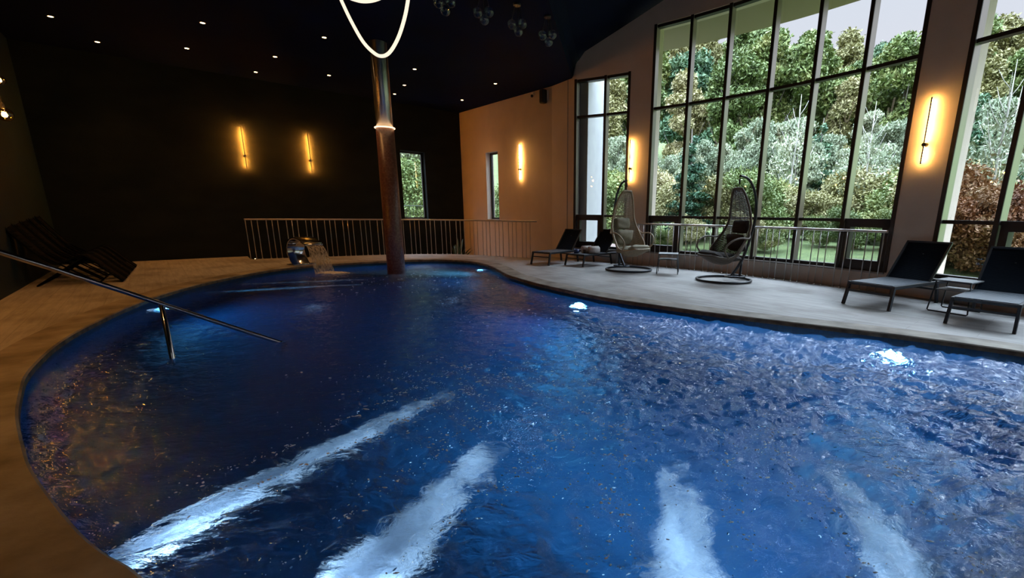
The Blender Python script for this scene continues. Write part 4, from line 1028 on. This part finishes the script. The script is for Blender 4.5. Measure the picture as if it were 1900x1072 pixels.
P = {
 'broad': tree_proto('forest_tree', '', 'tree', lobes_round(2.4, 3.5, 9.3, 22, 1.25), 21000, .13, LG, 9.2, .2, branches=5),
 'olive': tree_proto('forest_tree', '', 'tree', lobes_round(2.2, 3.0, 8.6, 18, 1.15), 18000, .125, LY, 8.8, .18, branches=6),
 'dark': tree_proto('forest_tree', '', 'tree', lobes_round(2.0, 2.0, 8.0, 16, 1.4), 18000, .13, LD, 7.8, .2, branches=3),
 'conifer': tree_proto('conifer_tree', '', 'tree', lobes_cone(1.5, .5, 5.6, 11), 12000, .10, LD, 5.7, .12),
 'silver': tree_proto('silver_willow', '', 'tree', lobes_round(.95, 1.2, 4.9, 20, .62), 17000, .062, LS, 4.7, .05, birch, 1.6, 9),
 'bush': tree_proto('bush', '', 'bush', lobes_round(1.0, .3, 1.5, 12, .6), 12000, .042, LG, 1.2, .03, branches=4),
 'obush': tree_proto('bush', '', 'bush', lobes_round(1.0, .3, 2.0, 12, .6), 12000, .042, LY, 1.5, .03, branches=4),
 'russet': tree_proto('russet_bush', '', 'bush', lobes_round(.8, .2, 1.7, 14, .5), 11000, .042, LR, 1.4, .03, branches=5),
 'bare': tree_proto('bare_tree', '', 'tree', lobes_round(.7, 1.5, 3.6, 8, .5), 900, .05, LS, 3.9, .035, birch, 1., 16),
}
GROUP = {'broad': 'broadleaf trees on the hillside', 'olive': 'yellow green trees on the hillside', 'dark': 'dark trees on the hillside', 'conifer': 'conifers outside', 'silver': 'silvery willows outside', 'bush': 'green bushes outside', 'obush': 'olive bushes outside', 'russet': 'russet bushes outside', 'bare': 'bare saplings outside'}
SHORT = {'broad': 'green broadleaf tree', 'olive': 'yellow green tree', 'dark': 'dark green tree', 'conifer': 'deep green conifer', 'silver': 'silvery pale willow', 'bush': 'low green bush', 'obush': 'olive brown bush', 'russet': 'russet brown bush', 'bare': 'bare pale stemmed sapling'}
PANES = ((-9, .0, 'outside, left of the glazed front'), (.0, .125, 'outside the narrow two pane window'), (.125, .175, 'outside behind the narrow pillar'), (.175, .25, 'outside the first pane of the big window'), (.25, .335, 'outside the second pane of the big window'),
         (.335, .42, 'outside the third pane of the big window'), (.42, .51, 'outside the fourth pane of the big window'), (.51, .61, 'outside the fifth pane of the big window'), (.61, .715, 'outside the sixth pane of the big window'),
         (.715, .80, 'outside behind the wide pillar'), (.80, .93, 'outside the rightmost window'), (.93, 99, 'outside beyond the right picture edge'))
def where(k, d): return next(t for a, b, t in PANES if a <= k < b) + (', on the far ridge' if d > 57 else ', on the upper slope' if d > 47 else ', on the middle slope' if d > 39 else ', on the lower slope' if d > 30 else ', at the slope foot' if d > 21.5 else ', on the bank' if d > 17 else ', nearest the glass')
used = set(); random.seed(21)
def plant(kind, px, dist, s=1., lab=None, zoff=0.):
    """plant on the bank: direction given as slope x/y seen from the pool, distance in metres"""
    k = px; y = dist/math.sqrt(1+k*k); x = k*y
    if kind in used: o = copy_tree(P[kind])
    else: o = P[kind]; used.add(kind)
    o.location = (x, y, ground_h(x, y)+zoff); o.rotation_euler = (0, 0, random.random()*6.28); o.scale = (s, s, s*(.92+.16*random.random()))
    o['label'] = lab or SHORT[kind] + ' ' + where(k, dist)
    if lab is None: o['group'] = GROUP[kind]
    return o
# far hillside, back rows to front
for r_, (dist, k0, k1, n_, s0) in enumerate(((62, -.05, 1.35, 19, 1.12), (52, -.02, 1.4, 18, .98), (43, 0, 1.4, 18, .88), (35, .02, 1.35, 16, .78))):
    for i in range(n_):
        kk = k0 + (k1-k0)*(i+.5*(r_ % 2)+random.uniform(-.2, .2))/n_
        plant(random.choice(['broad', 'broad', 'olive', 'dark', 'broad']), kk, dist*random.uniform(.94, 1.06), s0*random.uniform(.82, 1.15)*(1.34 if kk < .47 else 1.10 if kk < .85 else .98))
for i in range(22): plant('silver', .08 + .82*(i+random.uniform(-.3, .3))/22, random.uniform(22, 28), random.uniform(.66, .98))
for kk, d_, s_ in ((.235, 17.5, .72), (.80, 22, .85), (.50, 24, .8), (.70, 26, 1.0), (1.0, 22, .95)): plant('conifer', kk, d_, s_)
for i in range(24): plant(random.choice(['bush', 'obush', 'obush', 'bush']), .02 + 1.15*(i+random.uniform(-.3, .3))/24, random.uniform(17.5, 21), random.uniform(.9, 1.5))
for i in range(14): plant(random.choice(['bush', 'obush']), .10 + .95*(i+random.uniform(-.3, .3))/14, random.uniform(14.8, 16.5), random.uniform(.35, .65))
for kk, d_, s_ in ((.80, 13.2, 1.0), (.86, 13.6, 1.1), (.92, 13.0, .9), (.99, 13.4, 1.1), (.84, 14.6, 1.25)): plant('russet', kk, d_, s_)
for kk, d_, s_ in ((.865, 15.5, 1.15), (.885, 16.2, 1.0), (.45, 20, 1.3), (.60, 19.5, 1.2)): plant('bare', kk, d_, s_)
# beyond the small window of the dark wall and the slit window
plant('bush', -.36, 23, 1.6, 'leafy bush outside the small window of the dark wall', .3); plant('silver', -.33, 25, 1.2, 'feathery pale shrub outside the small window of the dark wall'); plant('broad', -.34, 33, .9, 'green tree outside the small window of the dark wall', -2.5)
plant('dark', -.38, 30, .8, 'dark tree outside the small window of the dark wall', -2); plant('bush', -.150, 22, 1.1, 'bush outside the slit window in the tan wall', .4)
gf = MB(); gf.quad((-14, 18, -.3), (0, 18.5, -.3), (0, 48, 1.5), (-22, 48, 1.5)); struct(gf.build('ground_garden', grass))
fn = empty('iron_fence', (-6.85, 19.2, -.1), .68, 'black wrought iron fence outside the small window of the dark wall', 'fence')
fb = MB()
for z in (.25, 1.55): fb.tube([(-1.6, 0, z), (1.6, 0, z)], .014, 6)
for i in range(22): fb.tube([(-1.6+i*.152, 0, 0), (-1.6+i*.152, 0, 1.75)], .009, 5)
for i in range(10): fb.tube([(-1.45+i*.31+.07*math.cos(a), 0, .13+.07*math.sin(a)) for a in [2*PI*j/14 for j in range(14)]], .007, 5, True)
fb.build('bars', black_metal, fn)

for k_, o in P.items():
    if k_ not in used:
        for c in list(o.children): bpy.data.objects.remove(c)
        bpy.data.objects.remove(o)
# fix unused helper meshes
for mm in [m_ for m_ in bpy.data.meshes if m_.users == 0]: bpy.data.meshes.remove(mm)
